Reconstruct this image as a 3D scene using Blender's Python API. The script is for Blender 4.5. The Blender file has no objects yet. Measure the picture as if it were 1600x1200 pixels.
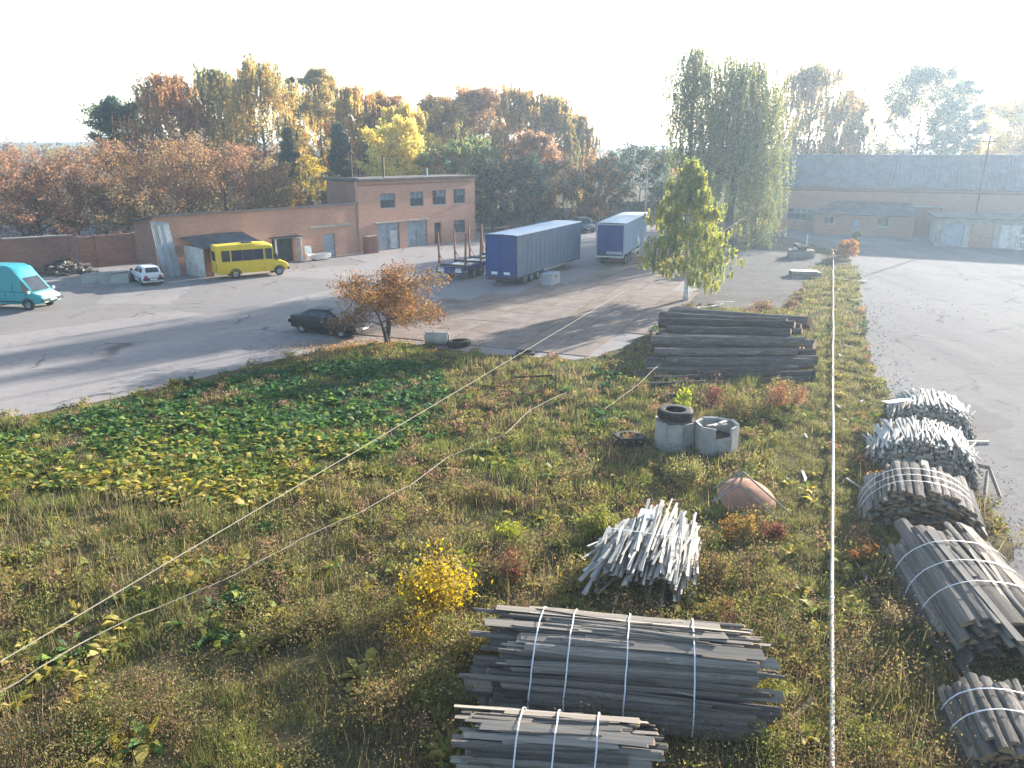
import bpy, math, random
import numpy as np
from mathutils import Vector, Matrix
R = math.radians
sc = bpy.context.scene
# ------------------------------------------------------------------ camera
CAM_H, FPX = 10.0, 1250.0
PITCH = math.atan(365.0 / FPX)
cd = bpy.data.cameras.new('camera'); cam = bpy.data.objects.new('camera', cd)
sc.collection.objects.link(cam); sc.camera = cam
cd.sensor_width = 36.0; cd.lens = 36.0 * FPX / 1600.0; cd.clip_end = 6000.0; cd.clip_start = 0.1
cam.location = (0, 0, CAM_H); cam.rotation_euler = (R(90) - PITCH, 0, 0)
# ------------------------------------------------------------------ light
SUN_AZ, SUN_EL = R(42.0), R(15.5)
w = bpy.data.worlds.new('World'); sc.world = w; w.use_nodes = True
nt = w.node_tree; bg = nt.nodes['Background']
sky = nt.nodes.new('ShaderNodeTexSky'); sky.sky_type = 'NISHITA'; sky.sun_disc = False
sky.sun_elevation = SUN_EL; sky.sun_rotation = SUN_AZ
sky.air_density = 1.0; sky.dust_density = 1.2; sky.ozone_density = 1.5
nt.links.new(sky.outputs[0], bg.inputs[0]); bg.inputs[1].default_value = 0.105
sd = bpy.data.lights.new('sun', 'SUN'); so = bpy.data.objects.new('sun', sd); sc.collection.objects.link(so)
sd.energy = 5.0; sd.angle = R(0.6); sd.color = (1.0, 0.95, 0.87)
SDIR = Vector((math.sin(SUN_AZ) * math.cos(SUN_EL), math.cos(SUN_AZ) * math.cos(SUN_EL), math.sin(SUN_EL)))
so.rotation_euler = (-SDIR).to_track_quat('-Z', 'Y').to_euler(); so.location = SDIR * 60
sc.view_settings.view_transform = 'Standard'; sc.view_settings.look = 'None'
sc.view_settings.exposure = 1.9; sc.view_settings.gamma = 1.0
sc.cycles.use_denoising = True
sc.cycles.max_bounces = 6; sc.cycles.volume_bounces = 1; sc.cycles.transparent_max_bounces = 6

# ------------------------------------------------------------------ survey: image point -> place on the ground (metres)
def ray(x, y):
    u = (x - 800.0) / FPX; v = (600.0 - y) / FPX
    return (u, math.cos(PITCH) + v * math.sin(PITCH), -math.sin(PITCH) + v * math.cos(PITCH))
def at(x, y, z=0.0):
    d = ray(x, y); t = (z - CAM_H) / d[2]
    return Vector((d[0] * t, d[1] * t, z))
def at_y(x, y, Y):
    d = ray(x, y); t = Y / d[1]
    return Vector((d[0] * t, Y, CAM_H + d[2] * t))

# ------------------------------------------------------------------ object helpers
C = sc.collection
def tag(o, label=None, cat=None, group=None, kind=None):
    if label: o['label'] = label
    if cat: o['category'] = cat
    if group: o['group'] = group
    if kind: o['kind'] = kind
    return o
def empty(name, loc=(0, 0, 0), rz=0.0, label=None, cat=None, group=None):
    o = bpy.data.objects.new(name, None); C.objects.link(o)
    o.location = loc; o.rotation_euler = (0, 0, rz); o.empty_display_size = 0.2
    return tag(o, label, cat, group)
def link(name, me, parent=None, M=None):
    o = bpy.data.objects.new(name, me); C.objects.link(o)
    if parent: o.parent = parent
    if M is not None: o.matrix_basis = M
    return o
def TR(loc=(0, 0, 0), rx=0, ry=0, rz=0, s=1.0):
    from mathutils import Euler
    S = s if isinstance(s, (tuple, list)) else (s, s, s)
    return Matrix.Translation(Vector(loc)) @ Euler((rx, ry, rz)).to_matrix().to_4x4() @ Matrix.Diagonal((S[0], S[1], S[2], 1))
def az_rz(az):           # rotation that turns local +x to compass azimuth az (degrees, 0 = +Y, clockwise)
    return R(90.0 - az)
class MB:
    def __init__(s): s.v = []; s.f = []; s.m = []
    def add(s, vs, fs, mi=0, M=None):
        b = len(s.v)
        for p in vs:
            p = Vector(p); s.v.append(tuple(M @ p) if M is not None else tuple(p))
        for f in fs: s.f.append(tuple(b + i for i in f)); s.m.append(mi)
        return s
    def box(s, lo, hi, mi=0, M=None):
        (a, b, c), (d, e, f) = lo, hi
        vs = [(a, b, c), (d, b, c), (d, e, c), (a, e, c), (a, b, f), (d, b, f), (d, e, f), (a, e, f)]
        fs = [(0, 3, 2, 1), (4, 5, 6, 7), (0, 1, 5, 4), (1, 2, 6, 5), (2, 3, 7, 6), (3, 0, 4, 7)]
        return s.add(vs, fs, mi, M)
    def loft(s, secs, closed=True, caps=True, mi=0, M=None):
        n = len(secs[0]); vs = [p for q in secs for p in q]; fs = []
        for i in range(len(secs) - 1):
            for j in range(n if closed else n - 1):
                k = (j + 1) % n
                fs.append((i * n + j, i * n + k, (i + 1) * n + k, (i + 1) * n + j))
        if caps and closed:
            fs.append(tuple(range(n - 1, -1, -1))); b = (len(secs) - 1) * n; fs.append(tuple(b + j for j in range(n)))
        return s.add(vs, fs, mi, M)
    def tube(s, pts, rad, n=8, caps=True, mi=0, M=None):
        pts = [Vector(p) for p in pts]
        if not isinstance(rad, (list, tuple)): rad = [rad] * len(pts)
        secs = []; up = None
        for i, p in enumerate(pts):
            t = (pts[min(i + 1, len(pts) - 1)] - pts[max(i - 1, 0)])
            if t.length < 1e-9: t = Vector((0, 0, 1))
            t.normalize()
            if up is None: up = Vector((1, 0, 0)) if abs(t.x) < .8 else Vector((0, 1, 0))
            a = t.cross(up)
            if a.length < 1e-6: a = t.cross(Vector((0, 1, 0.1)))
            a.normalize(); b = t.cross(a).normalized(); up = b.cross(t) * -1 if False else up
            secs.append([p + a * (rad[i] * math.cos(2 * math.pi * j / n)) + b * (rad[i] * math.sin(2 * math.pi * j / n)) for j in range(n)])
        return s.loft(secs, True, caps, mi, M)
    def lathe(s, prof, n=24, mi=0, M=None, closed_prof=False):
        """profile of (r, z) turned about z"""
        vs = []; fs = []; k = len(prof)
        for i in range(n):
            a = 2 * math.pi * i / n
            for r, z in prof: vs.append((r * math.cos(a), r * math.sin(a), z))
        for i in range(n):
            j = (i + 1) % n
            for q in range(k if closed_prof else k - 1):
                q2 = (q + 1) % k
                fs.append((i * k + q, j * k + q, j * k + q2, i * k + q2))
        return s.add(vs, fs, mi, M)
    def mesh(s, name, mats, smooth=None):
        me = bpy.data.meshes.new(name); me.from_pydata(s.v, [], s.f)
        if not isinstance(mats, (list, tuple)): mats = [mats]
        for m in mats: me.materials.append(m)
        me.polygons.foreach_set('material_index', s.m)
        if smooth is not None:
            me.polygons.foreach_set('use_smooth', [True] * len(s.f))
            me.set_sharp_from_angle(angle=R(smooth))
        me.update(); return me
    def build(s, name, mats, parent=None, M=None, smooth=None, bevel=None):
        o = link(name, s.mesh(name, mats, smooth), parent, M)
        if bevel:
            b = o.modifiers.new('edge', 'BEVEL'); b.width = bevel; b.segments = 2; b.limit_method = 'ANGLE'; b.angle_limit = R(35)
        return o

# ------------------------------------------------------------------ materials
def base_mat(name, rough=0.8, spec=0.3, metal=0.0):
    m = bpy.data.materials.new(name); m.use_nodes = True
    b = m.node_tree.nodes['Principled BSDF']
    b.inputs['Roughness'].default_value = rough; b.inputs['Specular IOR Level'].default_value = spec
    b.inputs['Metallic'].default_value = metal
    return m, m.node_tree, b
def N(nt, t, **kw):
    n = nt.nodes.new(t)
    for k, v in kw.items():
        if k in n.inputs: n.inputs[k].default_value = v
        else: setattr(n, k, v)
    return n
def coords(nt, scale=(1, 1, 1), obj=True, rand=True, rot=(0, 0, 0)):
    tc = N(nt, 'ShaderNodeTexCoord'); mp = N(nt, 'ShaderNodeMapping')
    mp.inputs['Scale'].default_value = scale; mp.inputs['Rotation'].default_value = rot
    nt.links.new(tc.outputs['Object'], mp.inputs['Vector'])
    if rand:
        oi = N(nt, 'ShaderNodeObjectInfo'); ml = N(nt, 'ShaderNodeMath', operation='MULTIPLY'); ml.inputs[1].default_value = 37.0
        nt.links.new(oi.outputs['Random'], ml.inputs[0]); nt.links.new(ml.outputs[0], mp.inputs['Location'])
    return mp.outputs['Vector']
def ramp(nt, fac, stops):
    r = N(nt, 'ShaderNodeValToRGB'); e = r.color_ramp.elements
    while len(e) < len(stops): e.new(0.5)
    for el, (p, c) in zip(e, stops): el.position = p; el.color = (*c, 1) if len(c) == 3 else c
    nt.links.new(fac, r.inputs['Fac']); return r.outputs['Color']
def noise(nt, vec, scale, detail=4.0, rough=0.6, dist=0.0):
    n = N(nt, 'ShaderNodeTexNoise', Scale=scale, Detail=detail, Roughness=rough, Distortion=dist)
    nt.links.new(vec, n.inputs['Vector']); return n.outputs['Fac']
def mix(nt, fac, a, b, blend='MIX'):
    m = N(nt, 'ShaderNodeMix', data_type='RGBA', blend_type=blend)
    for s, v in ((m.inputs['Factor'], fac), (m.inputs['A'], a), (m.inputs['B'], b)):
        if hasattr(v, 'default_value') and hasattr(v, 'links'): nt.links.new(v, s)
        elif isinstance(v, (int, float)): s.default_value = v
        else: s.default_value = (*v, 1)
    return [o for o in m.outputs if o.type == 'RGBA'][0]
def bump(nt, b, h, strength=0.4, dist=0.02):
    n = N(nt, 'ShaderNodeBump', Strength=strength, Distance=dist)
    nt.links.new(h, n.inputs['Height']); nt.links.new(n.outputs['Normal'], b.inputs['Normal'])
def pm(name, c1, c2, scale=4.0, rough=0.8, spec=0.25, stretch=(1, 1, 1), bmp=0.3, bdist=0.02, bscale=None, metal=0.0, dirt=None, vary=0.0):
    """two-tone noisy surface with fine relief, optional dirt tone and brightness change from object to object"""
    m, nt, b = base_mat(name, rough, spec, metal)
    v = coords(nt, stretch)
    col = ramp(nt, noise(nt, v, scale, 5, 0.65), [(0.3, c1), (0.7, c2)])
    if dirt:
        col = mix(nt, ramp(nt, noise(nt, v, scale * 0.3, 5, 0.7), [(0.48, (0, 0, 0)), (0.68, (1, 1, 1))]), col, dirt)
    if vary:
        oi = N(nt, 'ShaderNodeObjectInfo'); mr = N(nt, 'ShaderNodeMapRange'); mr.inputs['To Min'].default_value = 1 - vary; mr.inputs['To Max'].default_value = 1 + vary
        nt.links.new(oi.outputs['Random'], mr.inputs['Value'])
        hs = N(nt, 'ShaderNodeHueSaturation'); nt.links.new(mr.outputs[0], hs.inputs['Value']); nt.links.new(col, hs.inputs['Color']); col = hs.outputs['Color']
    nt.links.new(col, b.inputs['Base Color'])
    if bmp: bump(nt, b, noise(nt, v, bscale or scale * 4, 4, 0.6), bmp, bdist)
    return m
def leaf_mat(name, trans=0.45, rough=0.6):
    m = bpy.data.materials.new(name); m.use_nodes = True; nt = m.node_tree
    out = nt.nodes['Material Output']; nt.nodes.remove(nt.nodes['Principled BSDF'])
    at_ = N(nt, 'ShaderNodeAttribute', attribute_name='Col')
    d = N(nt, 'ShaderNodeBsdfDiffuse'); t = N(nt, 'ShaderNodeBsdfTranslucent'); g = N(nt, 'ShaderNodeBsdfGlossy', Roughness=rough)
    g.inputs['Color'].default_value = (0.5, 0.5, 0.5, 1)
    hs = N(nt, 'ShaderNodeHueSaturation', Saturation=1.1, Value=1.25); nt.links.new(at_.outputs['Color'], hs.inputs['Color'])
    nt.links.new(at_.outputs['Color'], d.inputs['Color']); nt.links.new(hs.outputs['Color'], t.inputs['Color'])
    m1 = N(nt, 'ShaderNodeMixShader', Fac=trans); nt.links.new(d.outputs[0], m1.inputs[1]); nt.links.new(t.outputs[0], m1.inputs[2])
    m2 = N(nt, 'ShaderNodeMixShader', Fac=0.04); nt.links.new(m1.outputs[0], m2.inputs[1]); nt.links.new(g.outputs[0], m2.inputs[2])
    nt.links.new(m2.outputs[0], out.inputs['Surface']); return m
def glass_mat(name, col=(0.03, 0.04, 0.05), rough=0.08):
    m, nt, b = base_mat(name, rough, 0.6)
    v = coords(nt); nt.links.new(ramp(nt, noise(nt, v, 1.5, 3), [(0.3, col), (0.8, tuple(min(1, c * 2.2 + .01) for c in col))]), b.inputs['Base Color'])
    return m
def paint(name, c, rough=0.35, dirt=(0.16, 0.13, 0.1), amount=0.35, spec=0.45):
    m, nt, b = base_mat(name, rough, spec)
    v = coords(nt)
    f = ramp(nt, noise(nt, v, 2.2, 6, 0.7), [(0.45, (0, 0, 0)), (0.85, (amount,) * 3)])
    col = mix(nt, f, ramp(nt, noise(nt, v, 0.7, 3), [(0.3, tuple(x * 0.9 for x in c)), (0.7, c)]), dirt)
    nt.links.new(col, b.inputs['Base Color'])
    rr = N(nt, 'ShaderNodeMapRange'); rr.inputs['To Min'].default_value = rough; rr.inputs['To Max'].default_value = rough + .35
    nt.links.new(noise(nt, v, 3, 4), rr.inputs['Value']); nt.links.new(rr.outputs[0], b.inputs['Roughness'])
    return m
MAT = {}
LEAF = leaf_mat('foliage'); LEAFT = leaf_mat('tree_foliage', 0.5); GRASS = leaf_mat('grass', 0.35)
def ground_mat(name, stops, s1, s2, rough=0.95, bmp=0.5, bd=0.02, stretch=(1, 1, 1), rot=0.0, tracks=None, speck=None, cracks=None):
    m, nt, b = base_mat(name, 1.0, 0.02)
    v = coords(nt, stretch, rand=False, rot=(0, 0, rot)); v0 = coords(nt, (1, 1, 1), rand=False)
    n1 = noise(nt, v, s1, 7, 0.68, 0.4); n2 = noise(nt, v0, s2, 6, 0.7)
    mx = N(nt, 'ShaderNodeMath', operation='MULTIPLY_ADD'); nt.links.new(n2, mx.inputs[0]); mx.inputs[1].default_value = 0.45
    ma = N(nt, 'ShaderNodeMath', operation='MULTIPLY'); nt.links.new(n1, ma.inputs[0]); ma.inputs[1].default_value = 0.55
    nt.links.new(ma.outputs[0], mx.inputs[2])
    col = ramp(nt, mx.outputs[0], stops)
    if tracks:
        vt = coords(nt, tracks[0], rand=False, rot=(0, 0, tracks[1]))
        col = mix(nt, ramp(nt, noise(nt, vt, 1.0, 5, 0.6), [(0.42, (0, 0, 0)), (0.75, (0.8,) * 3)]), col, tracks[2])
    if speck:
        vo = N(nt, 'ShaderNodeTexVoronoi', Scale=speck[0]); nt.links.new(v0, vo.inputs['Vector'])
        col = mix(nt, ramp(nt, vo.outputs['Distance'], [(speck[1], (0.8,) * 3), (speck[1] * 1.6, (0, 0, 0))]), col, speck[2])
    if cracks:
        dn = N(nt, 'ShaderNodeTexNoise', Scale=0.8, Detail=5.0); nt.links.new(v0, dn.inputs['Vector'])
        vm = N(nt, 'ShaderNodeVectorMath', operation='MULTIPLY_ADD'); vm.inputs[1].default_value = (1.6, 1.6, 0); nt.links.new(dn.outputs['Color'], vm.inputs[0]); nt.links.new(v0, vm.inputs[2])
        for sc_, wd_, amt in ((0.16, 0.011, 0.75), (0.5, 0.012, 0.4)):
            ce = N(nt, 'ShaderNodeTexVoronoi', feature='DISTANCE_TO_EDGE', Scale=sc_); nt.links.new(vm.outputs[0], ce.inputs['Vector'])
            msk = mix(nt, 1.0, ramp(nt, ce.outputs['Distance'], [(wd_ * .5, (amt,) * 3), (wd_ * 1.5, (0, 0, 0))]), ramp(nt, noise(nt, v0, .25, 3), [(0.48, (0, 0, 0)), (0.6, (1, 1, 1))]), 'MULTIPLY')
            col = mix(nt, msk, col, cracks)
        pc_ = N(nt, 'ShaderNodeTexVoronoi', Scale=0.11); nt.links.new(vm.outputs[0], pc_.inputs['Vector']); sp_ = N(nt, 'ShaderNodeSeparateColor'); nt.links.new(pc_.outputs['Color'], sp_.inputs[0])
        col = mix(nt, ramp(nt, sp_.outputs[0], [(0.80, (0, 0, 0)), (0.82, (.3,) * 3)]), col, tuple(c * 1.3 for c in cracks))
        col = mix(nt, ramp(nt, noise(nt, v0, 0.9, 6, .75), [(0.60, (0, 0, 0)), (0.72, (.5,) * 3)]), col, cracks)
    nt.links.new(col, b.inputs['Base Color'])
    bump(nt, b, noise(nt, v0, s2 * 3, 5, 0.7), bmp, bd)
    return m
# ------------------------------------------------------------------ the ground
rng = np.random.default_rng(7); random.seed(7)
def vnoise(x, y, scale=1.0, seed=0):
    x = np.asarray(x, float) / scale + 1000.3 + seed * 17.1; y = np.asarray(y, float) / scale + 1000.7 + seed * 9.3
    xi = np.floor(x).astype(np.int64); yi = np.floor(y).astype(np.int64); fx = x - xi; fy = y - yi
    def h(a, b):
        q = (a * 374761393 + b * 668265263 + seed * 1442695) & 0xffffffff
        q = ((q ^ (q >> 13)) * 1274126177) & 0xffffffff
        return ((q ^ (q >> 16)) & 0xffff) / 65535.0
    sx = fx * fx * (3 - 2 * fx); sy = fy * fy * (3 - 2 * fy)
    return (h(xi, yi) * (1 - sx) + h(xi + 1, yi) * sx) * (1 - sy) + (h(xi, yi + 1) * (1 - sx) + h(xi + 1, yi + 1) * sx) * sy
def inpoly(x, y, poly):
    x = np.asarray(x, float); y = np.asarray(y, float); r = np.zeros(x.shape, bool); n = len(poly)
    for i in range(n):
        x1, y1 = poly[i][0], poly[i][1]; x2, y2 = poly[(i + 1) % n][0], poly[(i + 1) % n][1]
        c = ((y1 > y) != (y2 > y)) & (x < (x2 - x1) * (y - y1) / (y2 - y1 + 1e-12) + x1); r ^= c
    return r
def edge_dist(x, y, poly):
    x = np.asarray(x, float); y = np.asarray(y, float); d = np.full(x.shape, 1e9)
    for i in range(len(poly)):
        a = poly[i]; b = poly[(i + 1) % len(poly)]; dx, dy = b[0] - a[0], b[1] - a[1]
        t = np.clip(((x - a[0]) * dx + (y - a[1]) * dy) / (dx * dx + dy * dy + 1e-12), 0, 1)
        d = np.minimum(d, np.hypot(x - a[0] - t * dx, y - a[1] - t * dy))
    return d
PX = lambda L: [(at(a, b).x, at(a, b).y) for a, b in L]
edge_left = [(0, 655), (150, 628), (300, 595), (430, 562), (540, 541), (620, 534), (700, 547), (760, 553), (900, 563), (960, 550), (1010, 522), (1062, 478)]
edge_right = [(1345, 470), (1362, 560), (1392, 640), (1475, 720), (1545, 800), (1600, 850)]
E_L = [(-42.0, 24.5)] + PX(edge_left); E_R = PX(edge_right)
FIELD = E_L + [tuple(at(1230, 482)[:2]), tuple(at(1262, 430)[:2])] + [(28.5, 70.0), (30.0, 69.0)] + E_R + [(11.6, 17.5), (11.5, 3), (-42, 3)]
def gz(x, y):
    x = np.asarray(x, float); y = np.asarray(y, float)
    m = np.where(inpoly(x, y, FIELD), np.clip(edge_dist(x, y, FIELD) / 2.5, 0, 1), 0.0)
    return m * (0.16 * vnoise(x, y, 2.3, 1) + 0.09 * vnoise(x, y, 0.8, 2))
def gz1(x, y): return float(gz(np.array([x]), np.array([y]))[0])
xs = np.unique(np.concatenate([np.linspace(-900, -45, 18), np.linspace(-45, 42, 218), np.linspace(42, 900, 18)]))
ys = np.unique(np.concatenate([np.linspace(-200, 3, 8), np.linspace(3, 72, 172), np.linspace(72, 1800, 28)]))
GX, GY = np.meshgrid(xs, ys); GZ = gz(GX.ravel(), GY.ravel())
def np_mesh(name, co, faces, mat, col=None, smooth=False):
    me = bpy.data.meshes.new(name); nf, k = faces.shape
    me.vertices.add(len(co)); me.vertices.foreach_set('co', np.ascontiguousarray(co, np.float32).ravel())
    me.loops.add(nf * k); me.loops.foreach_set('vertex_index', np.ascontiguousarray(faces, np.int32).ravel())
    me.polygons.add(nf); me.polygons.foreach_set('loop_start', np.arange(0, nf * k, k, dtype=np.int32))
    if smooth: me.polygons.foreach_set('use_smooth', np.ones(nf, bool))
    me.update(calc_edges=True)
    if col is not None:
        a = me.attributes.new('Col', 'FLOAT_COLOR', 'POINT')
        c4 = np.ones((len(co), 4), np.float32); c4[:, :3] = col; a.data.foreach_set('color', c4.ravel())
    me.materials.append(mat); return me
ny, nx = GX.shape; idx = np.arange(nx * ny).reshape(ny, nx)
quads = np.stack([idx[:-1, :-1], idx[:-1, 1:], idx[1:, 1:], idx[1:, :-1]], -1).reshape(-1, 4)
MAT['soil'] = ground_mat('dry_grassy_soil', [(0.3, (0.045, 0.036, 0.022)), (0.5, (0.10, 0.082, 0.045)), (0.7, (0.20, 0.165, 0.085))], 0.5, 3.5, bmp=0.9, bd=0.06)
tag(link('ground', np_mesh('ground', np.stack([GX.ravel(), GY.ravel(), GZ], -1), quads, MAT['soil'], smooth=True)), kind='structure')

def ragged(poly, step=1.0, amp=0.25, keep=lambda p: True, closed=True):
    out = []
    for i in range(len(poly) - (0 if closed else 1)):
        a = Vector((*poly[i], 0)); b = Vector((*poly[(i + 1) % len(poly)], 0)); L = (b - a).length
        n = max(1, int(L / step)) if (keep(a) and keep(b)) else 1
        for k in range(n):
            p = a.lerp(b, k / n); q = amp * (random.random() - .5) * 2 if n > 1 else 0
            d = Vector((-(b - a).y, (b - a).x, 0)).normalized(); out.append((p.x + d.x * q, p.y + d.y * q))
    return out
def sheet(name, poly, z, mat):
    me = bpy.data.meshes.new(name); me.from_pydata([(x, y, z) for x, y in poly], [], [tuple(range(len(poly)))])
    me.update()
    if me.polygons[0].normal.z < 0: me.flip_normals()
    me.materials.append(mat); return tag(link(name, me), kind='structure')
MAT['asphalt'] = ground_mat('dusty_asphalt', [(0.28, (0.195, 0.178, 0.17)), (0.5, (0.275, 0.25, 0.237)), (0.72, (0.35, 0.315, 0.293))], 0.12, 1.4, bmp=0.55, bd=0.02,
                            stretch=(1, 0.35, 1), rot=R(-62), tracks=((0.06, 0.5, 1), R(-58), (0.31, 0.27, 0.245)), speck=(1.1, 0.035, (0.09, 0.085, 0.08)), cracks=(0.10, 0.09, 0.08))
MAT['asphalt_right'] = ground_mat('worn_asphalt', [(0.28, (0.145, 0.134, 0.127)), (0.5, (0.21, 0.193, 0.182)), (0.72, (0.285, 0.26, 0.24))], 0.16, 1.6, bmp=0.6, bd=0.02,
                            stretch=(1, 0.35, 1), rot=R(25), tracks=((0.5, 0.07, 1), R(18), (0.245, 0.225, 0.21)), speck=(1.4, 0.04, (0.1, 0.09, 0.085)), cracks=(0.095, 0.085, 0.08))
MAT['dirt'] = ground_mat('packed_dirt', [(0.3, (0.085, 0.077, 0.07)), (0.5, (0.145, 0.13, 0.117)), (0.72, (0.215, 0.19, 0.165))], 0.35, 2.5, bmp=0.7, bd=0.03, speck=(1.2, 0.05, (0.09, 0.08, 0.05)))
ridge = PX([(1062, 478), (1100, 440), (1135, 402), (1180, 366)])
left_poly = ragged(E_L + ridge[1:], 1.0, 0.3, closed=False) + [ridge[-1], (24.0, 118.0), (8.0, 124.0), (-6, 116), (-80.0, 112.0), (-120.0, 60.0), (-80, 24.5)]
sheet('yard', left_poly, 0.004, MAT['asphalt'])
lot = PX([(1066, 478), (1104, 440), (1139, 402), (1185, 368)]) + [(33.0, 95.0), (31.0, 80), tuple(at(1262, 430)[:2]), tuple(at(1232, 482)[:2]), tuple(at(1150, 492)[:2])]
sheet('dirt_lot', ragged(lot, 1.0, 0.3), 0.006, MAT['dirt'])
right_poly = ragged([(24.2, 118.0), (33.2, 95.0), tuple(at(1325, 398)[:2])] + E_R + [(11.8, 17.5)], 0.8, 0.3, closed=False) + [(11.8, 17.5), (11.6, 10.0), (11.6, 2.0), (90, 2), (140.0, 60.0), (110, 112)]
sheet('road', right_poly, 0.009, MAT['asphalt_right'])
# concrete apron of cast slabs beside the trailers
MAT['slab'] = pm('cast_concrete_slab', (0.205, 0.162, 0.138), (0.285, 0.232, 0.195), 1.2, 1.0, 0.03, bmp=0.5, bdist=0.02, bscale=9, dirt=(0.18, 0.135, 0.10), vary=0.05)
ap = tag(empty('concrete_apron', (0, 0, 0)), kind='structure')
a_ax = Vector((math.sin(R(22)), math.cos(R(22)), 0)); b_ax = Vector((math.cos(R(22)), -math.sin(R(22)), 0)); O_ap = at(748, 541)
APRON = PX([(560, 532), (640, 527), (720, 535), (900, 553), (955, 541), (1000, 520), (1052, 476), (1090, 438), (1128, 398), (1050, 395), (1000, 400), (905, 430), (800, 462), (690, 470), (600, 490)])
slabs = []
for i in range(-2, 16):
    for j in range(-5, 6):
        c = O_ap + a_ax * (i * 3.04 + 1.5) + b_ax * (j * 2.04 + 1.0 + (0.0 if i % 2 else 0.0))
        if inpoly(np.array([c.x]), np.array([c.y]), APRON)[0]: slabs.append(c)
for v in range(3):
    m = MB(); rr = random.Random(v)
    co = [(-1.5, -1.0), (-.4, -1.0), (1.5, -1.0), (1.5, .2), (1.5, 1.0), (.5, 1.0), (-1.5, 1.0), (-1.5, -.1)]
    co = [(x + rr.uniform(-.025, .015) * (1 if x > 0 else -1), y + rr.uniform(-.02, .012) * (1 if y > 0 else -1)) for x, y in co]
    m.loft([[(x, y, 0.0) for x, y in co], [(x * .995, y * .995, 0.03) for x, y in co]])
    globals()['slab_me%d' % v] = m.mesh('slab', MAT['slab'])
for k, c in enumerate(slabs):
    o = link('slab', globals()['slab_me%d' % (k % 3)], ap, TR((c.x, c.y, 0.006 + random.uniform(0, .008)), random.uniform(-.004, .004), random.uniform(-.004, .004), R(68) + (math.pi if k % 2 else 0)))
# far rising land behind the left trees
m = MB(); hp = []
for i in range(40):
    x = -900 + i * 46; hp.append((x, 700 + 120 * math.sin(i * .7), 0))
secs = []
for r_, (dy, hh) in enumerate([(0, 0), (120, .55), (260, .95), (420, 1.0), (700, .2)]):
    secs.append([(x, y + dy, -1 + hh * (13 + 9 * math.exp(-((x + 520) / 260) ** 2) + 2.5 * math.sin(x * .013) + 1.5 * math.sin(x * .041 + 1))) for x, y, z in hp])
m.loft(secs, closed=False, caps=False)
MAT['hill'] = pm('wooded_hill', (0.05, 0.055, 0.03), (0.16, 0.12, 0.06), 0.03, 1.0, 0.05, bmp=0.0)
tag(m.build('hills', MAT['hill'], smooth=60), kind='structure')

# ------------------------------------------------------------------ buildings
def brick_mat(name, c1, c2, mort, grime, gs=0.35, amt=0.6):
    m, nt, b = base_mat(name, 0.93, 0.15)
    tc = N(nt, 'ShaderNodeTexCoord'); sp = N(nt, 'ShaderNodeSeparateXYZ'); nt.links.new(tc.outputs['Object'], sp.inputs[0])
    ad = N(nt, 'ShaderNodeMath', operation='ADD'); nt.links.new(sp.outputs['X'], ad.inputs[0]); nt.links.new(sp.outputs['Y'], ad.inputs[1])
    cb = N(nt, 'ShaderNodeCombineXYZ'); nt.links.new(ad.outputs[0], cb.inputs['X']); nt.links.new(sp.outputs['Z'], cb.inputs['Y'])
    br = N(nt, 'ShaderNodeTexBrick'); br.inputs['Scale'].default_value = 1.0
    br.inputs['Brick Width'].default_value = 0.26; br.inputs['Row Height'].default_value = 0.077; br.inputs['Mortar Size'].default_value = 0.008
    br.inputs['Color1'].default_value = (*c1, 1); br.inputs['Color2'].default_value = (*c2, 1); br.inputs['Mortar'].default_value = (*mort, 1)
    nt.links.new(cb.outputs[0], br.inputs['Vector'])
    v = coords(nt, (1, 1, 1.6), rand=False)
    f = ramp(nt, noise(nt, v, gs, 7, 0.72), [(0.42, (0, 0, 0)), (0.72, (amt,) * 3)])
    col = mix(nt, f, br.outputs['Color'], grime)
    v2 = coords(nt, (0.6, 0.6, 3.5), rand=False)
    col = mix(nt, ramp(nt, noise(nt, v2, 0.9, 5, 0.7), [(0.5, (0, 0, 0)), (0.8, (0.45,) * 3)]), col, tuple(min(1, c * 1.35) for c in c2))
    nt.links.new(col, b.inputs['Base Color']); bump(nt, b, br.outputs['Fac'], -0.4, 0.01)
    return m
MAT['brick'] = brick_mat('orange_brick', (0.44, 0.195, 0.115), (0.52, 0.265, 0.175), (0.46, 0.38, 0.32), (0.33, 0.20, 0.145))
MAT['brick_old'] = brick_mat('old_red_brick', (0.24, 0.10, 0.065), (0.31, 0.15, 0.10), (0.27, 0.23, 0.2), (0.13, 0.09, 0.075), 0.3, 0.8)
MAT['brick_pink'] = brick_mat('pale_brick', (0.36, 0.19, 0.13), (0.43, 0.25, 0.175), (0.38, 0.32, 0.27), (0.25, 0.18, 0.15), 0.2, 0.6)
MAT['felt'] = pm('roofing_felt', (0.07, 0.07, 0.075), (0.14, 0.13, 0.13), 1.5, 0.9, 0.15, dirt=(0.2, 0.17, 0.14))
MAT['cement'] = pm('cement', (0.30, 0.285, 0.265), (0.42, 0.40, 0.37), 1.6, 0.92, 0.15, bmp=0.5, bscale=12, dirt=(0.2, 0.18, 0.15))
MAT['glass'] = glass_mat('window_glass'); MAT['glass_light'] = glass_mat('pale_glass', (0.12, 0.15, 0.17))
MAT['frame'] = pm('painted_frame', (0.36, 0.38, 0.39), (0.5, 0.52, 0.52), 3, 0.7)
MAT['frame_dark'] = pm('weathered_frame', (0.10, 0.11, 0.12), (0.18, 0.19, 0.2), 3, 0.75)
MAT['door_grey'] = pm('grey_blue_door_paint', (0.22, 0.27, 0.32), (0.33, 0.38, 0.43), 1.8, 0.6, dirt=(0.22, 0.19, 0.17), bmp=0.15)
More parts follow.
